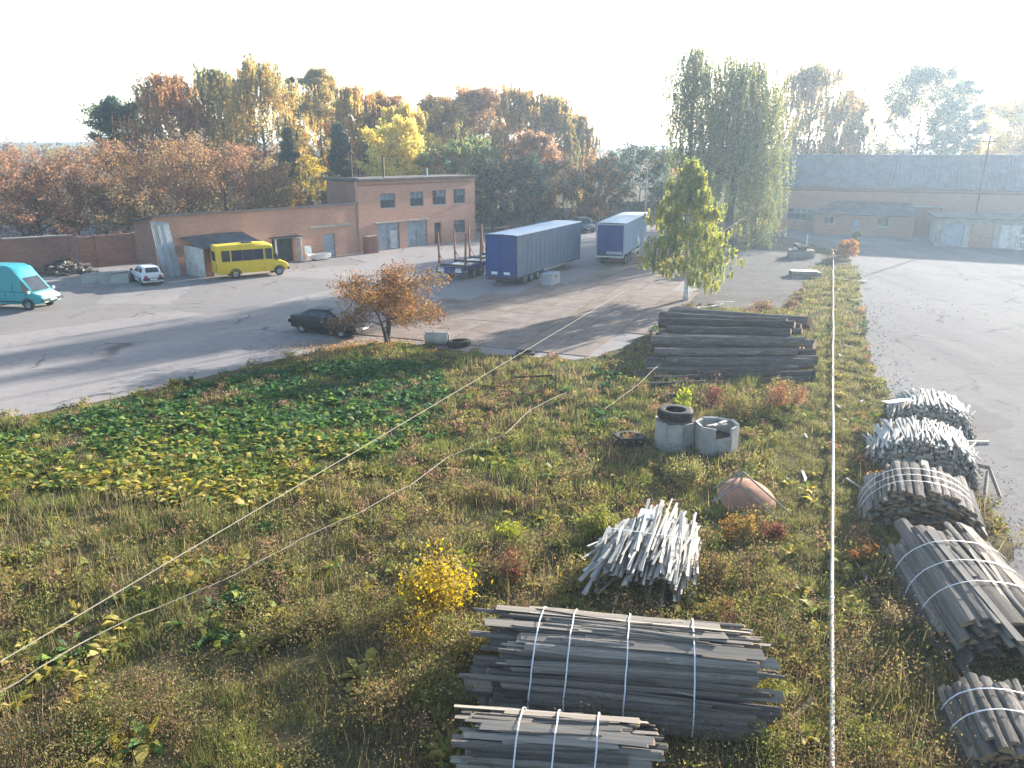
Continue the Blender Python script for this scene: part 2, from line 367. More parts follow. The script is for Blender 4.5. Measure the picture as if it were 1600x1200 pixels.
MAT['door_pale'] = pm('pale_door_paint', (0.42, 0.47, 0.50), (0.55, 0.58, 0.6), 1.8, 0.6, dirt=(0.32, 0.28, 0.25), bmp=0.15)
MAT['door_dark'] = pm('dark_door_paint', (0.035, 0.04, 0.04), (0.07, 0.075, 0.07), 2, 0.6)
MAT['iron'] = pm('dark_iron', (0.03, 0.03, 0.033), (0.07, 0.062, 0.058), 5, 0.6, dirt=(0.14, 0.07, 0.04))
MAT['rust_dark'] = pm('old_dark_rust', (0.05, 0.03, 0.022), (0.10, 0.055, 0.038), 5, 1.0, 0.02)
MAT['rust'] = pm('rusty_steel', (0.16, 0.065, 0.035), (0.27, 0.12, 0.07), 4, 0.85, dirt=(0.10, 0.045, 0.03))
MAT['zinc'] = pm('zinc_sheet', (0.27, 0.30, 0.33), (0.40, 0.43, 0.46), 1.2, 0.5, 0.4, dirt=(0.3, 0.26, 0.22), bmp=0.1)
MAT['slate'] = pm('asbestos_cement_sheet', (0.11, 0.115, 0.12), (0.19, 0.19, 0.19), 0.8, 0.92, 0.15, dirt=(0.12, 0.11, 0.1))
MAT['white_wood'] = pm('white_wood', (0.52, 0.51, 0.48), (0.68, 0.66, 0.62), 3, 0.7, dirt=(0.4, 0.35, 0.3))
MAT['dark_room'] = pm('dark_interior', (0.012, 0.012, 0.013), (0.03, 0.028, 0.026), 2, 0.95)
def facade(L, Ht, th, ops, z0=0.0, Hfun=None):
    """wall along +x, outer face y=0, thickness towards +y, rectangular openings (x0,x1,z0,z1)"""
    xs_ = sorted({0.0, L, *[o[0] for o in ops], *[o[1] for o in ops]}); zs = sorted({z0, Ht, *[o[2] for o in ops if o[2] > z0], *[o[3] for o in ops]})
    solid = lambda i, j: 0 <= i < len(xs_) - 1 and 0 <= j < len(zs) - 1 and not any(o[0] <= (xs_[i] + xs_[i + 1]) / 2 <= o[1] and o[2] <= (zs[j] + zs[j + 1]) / 2 <= o[3] for o in ops)
    m = MB()
    for i in range(len(xs_) - 1):
        for j in range(len(zs) - 1):
            if not solid(i, j): continue
            a, b, c, d = xs_[i], xs_[i + 1], zs[j], zs[j + 1]
            m.add([(a, 0, c), (b, 0, c), (b, 0, d), (a, 0, d)], [(0, 1, 2, 3)]); m.add([(a, th, c), (b, th, c), (b, th, d), (a, th, d)], [(3, 2, 1, 0)])
            if not solid(i - 1, j): m.add([(a, 0, c), (a, th, c), (a, th, d), (a, 0, d)], [(3, 2, 1, 0)])
            if not solid(i + 1, j): m.add([(b, 0, c), (b, th, c), (b, th, d), (b, 0, d)], [(0, 1, 2, 3)])
            if not solid(i, j - 1): m.add([(a, 0, c), (b, 0, c), (b, th, c), (a, th, c)], [(3, 2, 1, 0)])
            if not solid(i, j + 1): m.add([(a, 0, d), (b, 0, d), (b, th, d), (a, th, d)], [(0, 1, 2, 3)])
    return m
def window(par, x0, x1, z0, z1, cols=3, trans=0.7, th=0.3, fm='frame', gm='glass', y=0.12, sill=True):
    f = MB(); t = 0.055
    f.box((x0 + .002, y, z0 + .002), (x0 + t, y + .06, z1 - .002)); f.box((x1 - t, y, z0 + .002), (x1 - .002, y + .06, z1 - .002))
    f.box((x0 + t, y, z0 + .002), (x1 - t, y + .06, z0 + t)); f.box((x0 + t, y, z1 - t), (x1 - t, y + .06, z1 - .002))
    if trans: zt = z0 + (z1 - z0) * trans; f.box((x0 + t, y + .005, zt - .025), (x1 - t, y + .055, zt + .025))
    for k in range(1, cols):
        xc = x0 + (x1 - x0) * k / cols; f.box((xc - .025, y + .003, z0 + t), (xc + .025, y + .057, z1 - t))
    wo = f.build('window', MAT[fm], par)
    edges = [x0 + t] + [x0 + (x1 - x0) * k / cols for k in range(1, cols)] + [x1 - t]
    for k in range(cols):
        rows = [(z0 + t, z1 - t)] if not trans else [(z0 + t, z0 + (z1 - z0) * trans - .025), (z0 + (z1 - z0) * trans + .025, z1 - t)]
        for q, (a, b) in enumerate(rows):
            g = MB(); tl = random.uniform(-.012, .012)
            g.add([(edges[k] + .02, y + .03 + tl, a), (edges[k + 1] - .02, y + .03 - tl, a), (edges[k + 1] - .02, y + .03 - tl, b), (edges[k] + .02, y + .03 + tl, b)], [(0, 1, 2, 3)])
            g.build('pane', MAT['glass_light' if (q == 1 and random.random() < .8) else gm], wo)
    if sill: s_ = MB(); s_.box((x0 - .08, -.07, z0 - .09), (x1 + .08, y - .004, z0 - .004)); s_.build('window_sill', MAT['cement'], wo)
    return wo
def leaf_door(par, x0, x1, z1, mat, leaves=2, y=0.1, name='door', z0=0.03, wicket=False):
    d = empty(name); d.parent = par
    for k in range(leaves):
        a = x0 + (x1 - x0) * k / leaves + .012; b = x0 + (x1 - x0) * (k + 1) / leaves - .012
        m = MB(); m.box((a, y, z0), (b, y + .05, z1 - .02))
        for q in range(1, 4): zq = z0 + (z1 - z0) * q / 4; m.box((a + .02, y - .02, zq - .03), (b - .02, y - .001, zq + .03))
        m.box((a + .02, y - .021, z0 + .05), (a + .08, y - .002, z1 - .06)); m.box((b - .08, y - .021, z0 + .05), (b - .02, y - .002, z1 - .06))
        m.build('door_leaf', mat, d)
        h = MB(); h.box((b - .14, y - .06, 1.0), (b - .10, y - .022, 1.16)); h.build('handle', MAT['iron'], d)
    return d
# --- garage and office building, 40 deg, brick
A = at(270, 431); AZ = 40.0; L1, L2, D1 = 19.9, 37.05, 3.6
bld = empty('brick_garage_building', A, az_rz(AZ), 'long orange brick garage block with a two storey end and grey doors', 'building')
ops1 = [(15.49 + 1.0, 16.84 + 1.0, -1, 2.2)]
one = facade(L1 + 1.0, 4.85, 0.38, [ops1[0], (10.7, 13.0, -1, 2.3)]); one.build('wall', MAT['brick'], bld, TR((-1.0, 0, 0)))
m = MB(); m.add([(-1, .38, 0), (-1, D1, 0), (-1, D1, 4.3), (-1, .38, 4.8)], [(0, 3, 2, 1)]); m.add([(-.7, .38, 0), (-.7, D1, 0), (-.7, D1, 4.3), (-.7, .38, 4.8)], [(0, 1, 2, 3)])
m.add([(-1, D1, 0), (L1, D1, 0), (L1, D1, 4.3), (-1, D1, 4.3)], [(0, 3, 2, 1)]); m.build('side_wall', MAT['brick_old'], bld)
m = MB(); m.loft([[(-1.25, -.22, 4.86), (-1.25, -.22, 4.98), (-1.25, D1 + .3, 4.45), (-1.25, D1 + .3, 4.33)], [(L1 - .003, -.22, 4.93), (L1 - .003, -.22, 5.05), (L1 - .003, D1 + .3, 4.45), (L1 - .003, D1 + .3, 4.33)]])
r1 = m.build('roof', MAT['felt'], bld)
m = MB()
for k in range(16): m.box((-1.2 + k * 1.3, -.26, 4.87), (-1.2 + k * 1.3 + 1.28, -.224, 4.99 + random.uniform(-.02, .03)))
m.build('roof_edging', MAT['slate'], r1)
ops2 = [(22.2, 25.3, -1, 2.75), (26.35, 29.35, -1, 2.75), (30.44, 31.54, -1, 2.35), (33.48, 35.4, 1.0, 2.4), (22.8, 24.85, 4.28, 5.75), (26.95, 28.9, 4.28, 5.78), (30.28, 32.35, 4.28, 5.82), (33.55, 35.5, 4.28, 5.85)]
two = facade(L2 - L1, 7.1, 0.38, [(a - L1, b - L1, c, d) for a, b, c, d in ops2]); two.build('wall', MAT['brick'], bld, TR((L1, -.06, 0)))
m = MB(); D2 = 4.8
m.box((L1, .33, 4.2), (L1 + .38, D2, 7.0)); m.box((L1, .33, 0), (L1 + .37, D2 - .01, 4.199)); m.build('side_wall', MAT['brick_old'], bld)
m = MB(); m.box((L2 - .38, .33, 0), (L2, D2, 7.0)); m.build('side_wall', MAT['brick'], bld)
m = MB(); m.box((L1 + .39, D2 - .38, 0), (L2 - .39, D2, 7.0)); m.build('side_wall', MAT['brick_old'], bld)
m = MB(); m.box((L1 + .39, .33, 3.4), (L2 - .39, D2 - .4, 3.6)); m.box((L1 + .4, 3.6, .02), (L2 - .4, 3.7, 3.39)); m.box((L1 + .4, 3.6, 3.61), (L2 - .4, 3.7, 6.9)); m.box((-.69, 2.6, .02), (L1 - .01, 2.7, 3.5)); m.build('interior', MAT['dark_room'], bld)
m = MB(); m.box((L1 - .2, -.36, 7.11), (L2 + .25, D2 + .2, 7.28)); r2 = m.build('roof', MAT['felt'], bld)
m = MB(); m.box((L1 - .05, -.16, 6.62), (L2 + .05, -.063, 6.70)); m.box((L1 - .05, -.26, 6.98), (L2 + .05, -.063, 7.105)); m.build('cornice', MAT['brick_old'], bld)
m = MB(); m.box((L1 - .25, -.34, 7.285), (L1 + .02, D2, 7.40)); m.build('roof_edging', MAT['slate'], r2)
for o_ in ops2[4:]: window(bld, o_[0], o_[1], o_[2], o_[3], 3, 0.55, fm='frame_dark', y=.06)
window(bld, *ops2[3], 2, 0.7, fm='frame_dark', y=.06)
leaf_door(bld, 22.22, 25.28, 2.75, MAT['door_grey'], 2, y=.1); leaf_door(bld, 26.37, 29.33, 2.75, MAT['door_grey'], 2, y=.1)
m = MB(); m.box((24.0, .04, .1), (25.0, .078, 1.95)); tag(m.build('wicket', MAT['door_pale'], bld), 'pale blue wicket panel in the grey garage door')
leaf_door(bld, 30.46, 31.52, 2.33, MAT['door_dark'], 1, y=.16); leaf_door(bld, 15.5, 16.83, 2.18, MAT['door_grey'], 1, y=.08)
leaf_door(bld, 9.72, 11.98, 2.28, MAT['door_dark'], 2, y=.2)
m = MB(); m.box((21.9, -.2, 2.78), (29.6, -.064, 2.9)); m.build('lintel', MAT['cement'], bld)
m = MB(); m.box((13.9, -.12, 2.9), (19.0, -.002, 3.05)); m.build('lintel', MAT['cement'], bld)
m = MB(); m.tube([(19.65, -.18, 4.85), (19.65, -.14, 4.4), (19.65, -.14, 1.6)], .055, 8); m.build('downpipe', MAT['iron'], bld)
m = MB(); m.tube([(20.4, 1.2, 4.6), (20.35, 1.2, 9.6)], .06, 8); m.build('mast', MAT['iron'], bld)
m = MB(); m.tube([(25.2, 2.0, 7.25), (25.2, 2.0, 9.4)], .12, 8); m.box((25.05, 1.85, 9.38), (25.35, 2.15, 9.45)); m.build('chimney', MAT['iron'], r2)
m = MB(); m.tube([(31.0, 1.5, 7.25), (31.0, 1.5, 8.0)], .09, 8); m.lathe([(.16, 8.0), (.16, 8.05), (.01, 8.2)], 10, M=TR((31.0, 1.5, 0))); m.build('vent_pipe', MAT['zinc'], r2)
m = MB()

for k in range(3):
    m = MB(); w_ = .62
    m.loft([[(-.98 + k * w_ * .82 + .02 * math.sin(q * 1.4) + q * w_ * .8 / 8, -.62 - .04 * k + (.025 if q % 2 else 0), .02) for q in range(9)], [(-1.3 + k * w_ * .82 + q * w_ * .8 / 8, -.12 - .02 * k + (.025 if q % 2 else 0), 4.55 - .06 * k) for q in range(9)]], closed=False, caps=False)
    tag(m.build('metal_sheet', MAT['zinc'], None), ['corrugated grey metal sheet leaning on the end of the brick garage, outermost of three', 'corrugated grey metal sheet leaning on the brick garage between two others', 'corrugated grey metal sheet leaning on the brick garage, next to the lean-to shed'][k], 'metal sheet', 'sheets leaning on the garage end')
    o = C.objects[-1]
    o.matrix_basis = TR(A, rz=az_rz(AZ)) @ TR((-.12, 0, 0))
    sm = o.modifiers.new('thickness', 'SOLIDIFY'); sm.thickness = 0.012
# --- lean-to shed in front of the garage
sh = empty('lean_to_shed', Vector(A), az_rz(AZ), 'lean-to shed with sagging slate roof and a rust red door post beside the yellow bus', 'shed')
MB().box((1.2, -3.0, 0), (1.3, -.05, 2.4)).build('side_wall', MAT['white_wood'], sh); MB().box((6.2, -3.0, 0), (6.3, -.05, 2.4)).build('side_wall', MAT['white_wood'], sh)
m = MB(); m.box((1.302, -3.06, 0), (2.0, -2.96, 2.4)); m.build('door_post', MAT['rust'], sh)
m = MB()
for k in range(4): m.box((2.02 + k * .42, -3.05 + .006 * (k % 2), .03), (2.02 + k * .42 + .41, -2.98, 2.32))
tag(m.build('door', MAT['door_pale'], sh), 'pale boarded door'); m = MB()
for k in range(6): m.box((3.74 + k * .41, -3.04 + .01 * (k % 3), .02), (3.74 + k * .41 + .40, -2.99, 2.3))
m.build('front_board', MAT['frame_dark'], sh)
for k in range(6):
    m = MB(); x0 = .9 + k * .95; dz = random.uniform(-.05, .05)
    secs = [[(x0 + q * 1.0 / 12, yy, zz + dz + .028 * math.cos(q * math.pi) + .02 * math.sin(k * 2)) for q in range(13)] for yy, zz in ((-3.45, 2.42), (-1.7, 2.78), (-.1, 3.15))]
    m.loft(secs, closed=False, caps=False); o = m.build('roof_sheet', MAT['slate'], sh); sm = o.modifiers.new('thickness', 'SOLIDIFY'); sm.thickness = 0.015
# --- porch frame, junk along the wall
pf = empty('door_porch', Vector(A), az_rz(AZ), 'open grey timber porch frame over a dark doorway of the brick garage', 'porch')
for x in (9.5, 12.2): MB().box((x, -.9, 0), (x + .12, -.78, 2.3)).build('post', MAT['white_wood'], pf); m = MB(); m.box((9.35, -1.05, 2.31), (12.5, -.05, 2.38)); m.build('roof', MAT['zinc'], pf)
m = MB(); m.box((12.25, -.75, .02), (12.32, -.05, 2.2)); m.build('side_panel', MAT['white_wood'], pf)
# --- stack of bricks between shed and gates
st = empty('brick_stack', (Matrix.Translation(A) @ Matrix.Rotation(az_rz(AZ), 4, 'Z') @ Vector((20.0, -1.15, 0))), az_rz(AZ), 'stack of old bricks against the garage wall, next to the grey gates', 'brick stack')
bm_ = MB().box((0, 0, 0), (.25, .12, .075)).mesh('brick', MAT['brick_old'])
for zz in range(22):
    for k in range(5):
        link('brick', bm_, st, TR((.02 + k * .28 + random.uniform(-.015, .015), .0 + .3 * (zz % 2) * .1 + random.uniform(-.02, .02), zz * .078), rz=random.uniform(-.06, .06), s=(1.05, 6.5, 1)))
# --- brick boundary wall at left
Wl = [at(118, 425), at(30, 432)]; d_ = (Wl[1] - Wl[0]).normalized()
def wall_thing(name, a, b, h, mat, label, cap=True, pil=6.0):
    L = (b - a).length; e = empty(name, a, math.atan2((b - a).y, (b - a).x), label, 'wall')
    m = MB(); m.box((0, -.15, 0), (L, .15, h)); m.build('wall', mat, e)
    n = int(L / pil) + 1
    for k in range(n + 1):
        x = min(k * pil, L - .25); m = MB(); m.box((x - .22, -.24, 0), (x + .22, .24, h + .04)); m.build('pilaster', mat, e)
    if cap:
        for k in range(n):
            x0 = k * pil + .23; x1 = min((k + 1) * pil, L) - .25
            if x1 > x0: m = MB(); m.box((x0, -.22, h + .003), (x1, .22, h + .09)); m.build('coping', MAT['cement'], e)
    return e
wall_thing('brick_wall', Wl[0], Wl[0] + d_ * 26, 3.08, MAT['brick_old'], 'tall old red brick yard wall with cement coping behind the teal van', True, 5.2)
wall_thing('low_brick_wall', at(216, 411), at(127, 420), 2.75, MAT['brick_old'], 'darker brick wall section with broken top between garage and yard wall', False, 3.4)
# --- long workshop at the right, corrugated roof
A2 = at(1207, 357); AZ2 = 118.0
rb = empty('workshop_building', A2, az_rz(AZ2), 'long pale brick workshop with a grey corrugated gable roof', 'building')
LR, DR, HE, HR = 46.0, 15.0, 5.45, 9.3
ops = [(1.8, 4.9, 1.2, 2.75), (16.0, 19.7, -1, 3.3), (24, 27, 1.3, 2.8), (31, 34, 1.3, 2.8)]
facade(LR, HE, .4, ops).build('wall', MAT['brick_pink'], rb)
for x in (0.0, LR - .4):
    m = MB(); m.loft([[(x, .402, 0), (x, DR, 0), (x, DR, HE), (x, DR / 2, HR - .1), (x, .402, HE + .1)], [(x + .4, .402, 0), (x + .4, DR, 0), (x + .4, DR, HE), (x + .4, DR / 2, HR - .1), (x + .4, .402, HE + .1)]]); m.build('gable_wall', MAT['brick_pink'], rb)
m = MB(); m.box((.41, DR - .4, 0), (LR - .41, DR - .01, HE)); m.build('back_wall', MAT['brick_pink'], rb)
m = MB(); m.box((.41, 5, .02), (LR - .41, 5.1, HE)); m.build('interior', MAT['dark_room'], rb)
nsh = 23
for side in (0, 1):
    for k in range(nsh):
        x0 = -.5 + k * (LR + 1) / nsh; wd = (LR + 1) / nsh - .01
        m = MB(); dz = random.uniform(-.012, .012)
        prof = ((-.55, HE + .02), (DR / 4, (HE + HR) / 2 + .13), (DR / 2 - .03, HR + .1)) if side == 0 else ((DR / 2 + .03, HR + .1), (DR + .55, HE + .02))
        m.loft([[(x0 + q * wd / 16, yy, zz + dz + .03 * math.cos(q * math.pi)) for q in range(17)] for yy, zz in prof], closed=False, caps=False)
        m.build('roof_sheet', MAT['slate'], rb)
m = MB(); m.box((-.55, DR / 2 - .22, HR + .13), (LR + .55, DR / 2 + .22, HR + .2)); m.build('ridge_cap', MAT['zinc'], rb)
m = MB(); m.box((0.05, -.1, HE - .45), (LR - .05, -.003, HE - .28)); m.build('cornice', MAT['brick_old'], rb)
for o_ in (ops[0], ops[2], ops[3]): window(rb, *o_, 4, 0.6, fm='frame')
leaf_door(rb, 16.02, 19.68, 3.28, MAT['brick_old'], 2, y=.2, name='gate')
m = MB(); m.box((15.6, -.08, 3.32), (20.1, -.003, 3.55)); m.build('lintel', MAT['cement'], rb)
# mast on the roof edge
pm_b = at_y(1530, 292, 92.0); e = empty('roof_mast', (pm_b.x, 92.0, 0), 0, 'slender dark mast rising beside the workshop roof', 'mast')
m = MB(); m.tube([(0, 0, 0), (.15, 0, 5), (.35, 0, 11.5)], [.12, .1, .07], 8); m.build('pole', MAT['iron'], e); m = MB(); m.box((-.5, -.04, 10.9), (1.1, .04, 11.0)); m.build('crossarm', MAT['iron'], e)
# annex with hipped sheet roof
a3 = at(1270, 365); an = empty('workshop_annex', a3, az_rz(118.0), 'low pink annex with two small windows and a dark sheet roof', 'annex')
LA, DA = 11.2, 5.3
facade(LA, 2.5, .3, [(1.1, 2.3, 1.25, 2.2), (7.2, 8.5, 1.2, 2.2), (4.4, 5.2, -1, 1.9)]).build('wall', MAT['brick_pink'], an)
MB().box((0, .301, 0), (.3, DA - .02, 2.44)).build('side_wall', MAT['brick_pink'], an); MB().box((LA - .3, .301, 0), (LA, DA - .02, 2.44)).build('side_wall', MAT['brick_pink'], an)
m = MB(); m.loft([[(-.3, -.4, 2.45), (LA + .3, -.4, 2.45), (LA + .3, DA - .03, 2.6), (-.3, DA - .03, 2.6)], [(-.3, -.4, 2.53), (LA + .3, -.4, 2.53), (LA - 1.0, DA - .03, 4.0), (2.0, DA - .03, 4.0)]]); m.build('roof', MAT['felt'], an)
window(an, 1.1, 2.3, 1.25, 2.2, 2, 0); window(an, 7.2, 8.5, 1.2, 2.2, 2, 0); leaf_door(an, 4.42, 5.18, 1.88, MAT['door_grey'], 1)
# garage block at right
a4 = at(1460, 385); gr = empty('garage_block', a4, az_rz(112.0), 'flat roofed pale garage block with plank gates beside the workshop', 'garage')
LG, DG = 9.8, 7.5
facade(LG, 3.0, .3, [(.5, 2.6, -1, 2.5), (3.2, 5.4, -1, 2.5), (6.0, 8.0, -1, 2.5)]).build('wall', MAT['cement'], gr)
m = MB(); m.box((0, .301, 0), (.3, DG, 3.0)); m.box((LG - .3, .301, 0), (LG, DG, 3.0)); m.box((.301, DG - .3, 0), (LG - .301, DG, 2.99)); m.build('side_wall', MAT['cement'], gr)
m = MB(); m.box((-.4, -.5, 3.02), (LG + .4, DG + .2, 3.2)); m.build('roof', MAT['felt'], gr)
leaf_door(gr, .52, 2.58, 2.48, MAT['door_grey'], 2, name='gate'); leaf_door(gr, 3.22, 5.38, 2.48, MAT['brick_pink'], 2, name='gate'); leaf_door(gr, 6.02, 7.98, 2.48, MAT['white_wood'], 2, name='gate')
# white sheet shed at the frame edge
a5 = at(1578, 383); wsd = empty('sheet_metal_shed', a5, az_rz(112), 'pale sheet metal shed with a sloping side by the garage block', 'shed')
m = MB(); m.loft([[(2.2, 0, 0), (2.2, 6, 0), (2.2, 6, 2.9), (2.2, 0, 3.4)], [(9, 0, 0), (9, 6, 0), (9, 6, 2.9), (9, 0, 3.4)]]); m.build('wall', MAT['door_pale'], wsd)
m = MB(); m.loft([[(2.0, -.3, 3.43), (2.0, 6.3, 2.9), (2.0, 6.3, 2.97), (2.0, -.3, 3.5)], [(9.2, -.3, 3.43), (9.2, 6.3, 2.9), (9.2, 6.3, 2.97), (9.2, -.3, 3.5)]]); m.build('roof', MAT['zinc'], wsd)
# hall roof behind the workshop
hb = empty('far_hall', (36.0, 135.0, 0), az_rz(100), 'long low hall with a dull grey roof behind the workshop', 'building')
m = MB(); m.box((0, 0, 0), (70, 14, 7.6)); m.build('wall', MAT['brick_pink'], hb)
m = MB(); m.loft([[(-.5, -.6, 7.62), (-.5, 7, 9.3), (-.5, 14.6, 7.62)], [(70.5, -.6, 7.62), (70.5, 7, 9.3), (70.5, 14.6, 7.62)]]); m.build('roof', MAT['slate'], hb)
# concrete fence behind the trailers
def fence(a, b, h, label, pw=2.5):
    d = (b - a); L = d.length; n = int(L / pw); e = empty('concrete_fence', a, math.atan2(d.y, d.x), label, 'fence')
    pme = MB().box((.1, -.05, .05), (pw - .1, .05, h)).box((.3, -.08, .3), (pw - .3, -.053, h - .3)).mesh('panel', MAT['cement']); qme = MB().box((-.09, -.1, 0), (.09, .1, h + .1)).mesh('post', MAT['cement'])
    for k in range(n): link('panel', pme, e, TR((k * pw, 0, 0)))
    for k in range(n + 1): link('post', qme, e, TR((k * pw, 0, 0)))
fence(Vector((-4.5, 108, 0)), Vector((9.5, 116, 0)), 2.2, 'grey concrete panel fence behind the curtain trailer')
fence(Vector((9.8, 120, 0)), Vector((30, 124, 0)), 2.7, 'bluish concrete panel fence beyond the white roofed trailer')
# lamp pole
lp = at_y(1008, 330, 112.0); e = empty('lamp_post', (lp.x, 112.0, 0), 0, 'thin grey lamp post standing before the far fence', 'lamp post')
m = MB(); m.tube([(0, 0, 0), (.02, 0, 4), (.1, 0, 8.0)], [.11, .09, .06], 8); m.build('pole', MAT['zinc'], e); m = MB(); m.box((-.1, -.75, 7.95), (.25, .1, 8.08)); m.build('lamp_head', MAT['zinc'], e)

# ------------------------------------------------------------------ vehicles
MAT['tyre'] = pm('tyre_rubber', (0.018, 0.018, 0.019), (0.04, 0.039, 0.038), 8, 0.85, 0.2, dirt=(0.09, 0.08, 0.07))
MAT['rim'] = pm('steel_rim', (0.22, 0.22, 0.22), (0.34, 0.34, 0.34), 8, 0.5, 0.5, dirt=(0.15, 0.12, 0.1))
MAT['chrome'] = pm('dull_chrome', (0.4, 0.4, 0.4), (0.6, 0.6, 0.6), 6, 0.3, 0.5, metal=0.6)
MAT['plastic'] = pm('black_plastic', (0.02, 0.02, 0.021), (0.045, 0.045, 0.045), 6, 0.6)
MAT['carglass'] = glass_mat('car_glass', (0.02, 0.026, 0.03), 0.05)
MAT['lampglass'] = pm('lamp_glass', (0.5, 0.5, 0.48), (0.7, 0.7, 0.68), 6, 0.15, 0.6, bmp=0); MAT['redlamp'] = pm('red_lamp', (0.25, 0.02, 0.015), (0.38, 0.04, 0.03), 6, 0.25, 0.5, bmp=0)
MAT['plate'] = pm('number_plate', (0.6, 0.6, 0.58), (0.72, 0.72, 0.7), 6, 0.4, bmp=0)
def wheel(par, x, y, r, wd, sgn, hub='rim'):
    e = empty('wheel'); e.parent = par; e.matrix_basis = TR((x, y, r), rx=R(90) * (-1 if sgn > 0 else 1))   # local +z points outward
    h = wd / 2
    MB().lathe([(r * .62, -h), (r * .95, -h), (r, -h * .7), (r, h * .7), (r * .95, h), (r * .64, h), (r * .6, h * .7)], 22).build('tyre', MAT['tyre'], e, smooth=50)
    MB().lathe([(.001, h * .45), (r * .2, h * .5), (r * .25, h * .2), (r * .5, h * .3), (r * .6, h * .75), (r * .64, h * .95)], 18).build('rim', MAT[hub], e, smooth=40)
def section(x, z0, z1, hw, sh=0.10, tuck=0.06):
    """rounded body section, y across"""
    p = [(hw - tuck, z0), (hw, z0 + (z1 - z0) * .35), (hw, z0 + (z1 - z0) * .6), (hw - sh * .35, z1 - sh * .4), (hw - sh * 1.2, z1)]
    return [(x, y, z) for y, z in p] + [(x, -y, z) for y, z in reversed(p)]
def quadpatch(m, a, b, c, d, nrm, off=.006, inset=.06, mi=0):
    """glass pane between four corners, inset and proud of the surface"""
    P_ = [Vector(q) for q in (a, b, c, d)]; ce = sum(P_, Vector()) / 4; n = (P_[1] - P_[0]).cross(P_[3] - P_[0]).normalized()
    if n.dot(Vector(nrm)) < 0: n = -n
    q = []
    for v in P_:
        dd = ce - v; q.append(v + dd * min(.45, inset / max(dd.length, .01)) * 1.4 + n * off)
    m.add(q, [(0, 1, 2, 3)], mi)
def car(name, loc, az, label, cat, pm_, L, W, body, cabin, wheels, r, wd=.2, glass='carglass', posts=(), front_lamp=True, hubs='rim', bumper=True, group=None):
    """x forward. body: stations (x, z0, z1, halfwidth); cabin: stations (x, zbase, ztop, hw_base, hw_top)"""
    e = empty(name, loc, az_rz(az), label, cat, group)
    MB().loft([section(*s) for s in body]).build('body', pm_, e, smooth=38)
    secs = [[(x, hb, zb), (x, ht + .02, zt - .07), (x, ht - .09, zt), (x, -ht + .09, zt), (x, -ht - .02, zt - .07), (x, -hb, zb)] for x, zb, zt, hb, ht in cabin]
    cab = MB().loft(secs).build('cabin', pm_, e, smooth=30)
    n = len(cabin)
    def P3(i, s, top):
        x, zb, zt, hb, ht = cabin[i]; return Vector((x, s * (ht + .02 if top else hb), zt - .09 if top else zb + .02))
    for s in (1, -1):
        for i in range(n - 1):
            if posts and i not in posts: continue
            m = MB(); a, b, c, d = P3(i, s, 0), P3(i + 1, s, 0), P3(i + 1, s, 1), P3(i, s, 1)
            quadpatch(m, a, b, c, d, (0, s, 0), .007, .055); m.build('side_window', MAT[glass], e)
    for i, nx_, nm in ((0, -1, 'rear_window'), (n - 1, 1, 'windscreen')):
        x, zb, zt, hb, ht = cabin[i]; j = 1 if i == 0 else n - 2
        m = MB(); x2, zb2, zt2, hb2, ht2 = cabin[j]
        a, b, c, d = Vector((x, ht, zt)), Vector((x, -ht, zt)), Vector((x2, -ht2 + .06, zt2)), Vector((x2, ht2 - .06, zt2))
        if (zt - zb) > .25: a, b, c, d = Vector((x, hb, zb + .05)), Vector((x, -hb, zb + .05)), Vector((x, -ht, zt - .08)), Vector((x, ht, zt - .08))
        quadpatch(m, a, b, c, d, (nx_, 0, .5), .012, .08); m.build(nm, MAT[glass], e)
    for x, y in [(x, s * (W / 2 - wd / 2 + .012)) for x in wheels for s in (1, -1)]:
        wheel(e, x, y, r, wd, 1 if y > 0 else -1, hubs)
    for x in wheels:
        for s in (1, -1):
            m = MB(); yy = s * (W / 2 + .004); arc = [(x + r * 1.2 * math.cos(t), yy, r * 1.02 + r * 1.2 * math.sin(t)) for t in np.linspace(-.25, math.pi + .25, 13)]
            arc2 = [(x + r * 1.03 * math.cos(t), yy, r * 1.02 + r * 1.03 * math.sin(t)) for t in np.linspace(-.25, math.pi + .25, 13)]
            m.loft([arc, arc2], closed=False, caps=False); m.build('wheel_arch', MAT['plastic'], e)
    for s in (1, -1):
        zt_ = body[len(body) // 2][2]; ya, yb = sorted((s * (W / 2 - .02), s * (W / 2 + .005)))
        for x in (cabin[1][0] + .2, (cabin[1][0] + cabin[-2][0]) / 2 + .1, cabin[-2][0] + .35)[1 if name == 'delivery_van' else 0:]:
            MB().box((x, ya, .36), (x + .014, yb, zt_ - .1)).build('door_seam', MAT['plastic'], e)
        MB().box((wheels[0] + r * 1.3, ya, .5), (wheels[1] - r * 1.3, s * (W / 2 + .012) if s > 0 else yb, .56)).build('side_trim', MAT['plastic'], e)
        MB().box((.05, min(s * (W / 2 - .01), s * (W / 2 + .025)), zt_ - .17), (.2, max(s * (W / 2 - .01), s * (W / 2 + .025)), zt_ - .13)).build('door_handle', MAT['chrome'], e)
    xf, xr = body[-1][0], body[0][0]; zf, zr = body[-1], body[0]
    if bumper:
        for x, s_, q in ((xf, 1, zf), (xr, -1, zr)):
            m = MB(); m.box((min(x, x + s_ * .1), -W / 2 + .06, q[1] + .02), (max(x, x + s_ * .1), W / 2 - .06, q[1] + .2)); m.build('bumper', MAT['plastic'], e, bevel=.02)
            m = MB(); m.box((min(x + s_ * .101, x + s_ * .108), -.26, q[1] + .05), (max(x + s_ * .101, x + s_ * .108), .26, q[1] + .16)); m.build('number_plate', MAT['plate'], e)
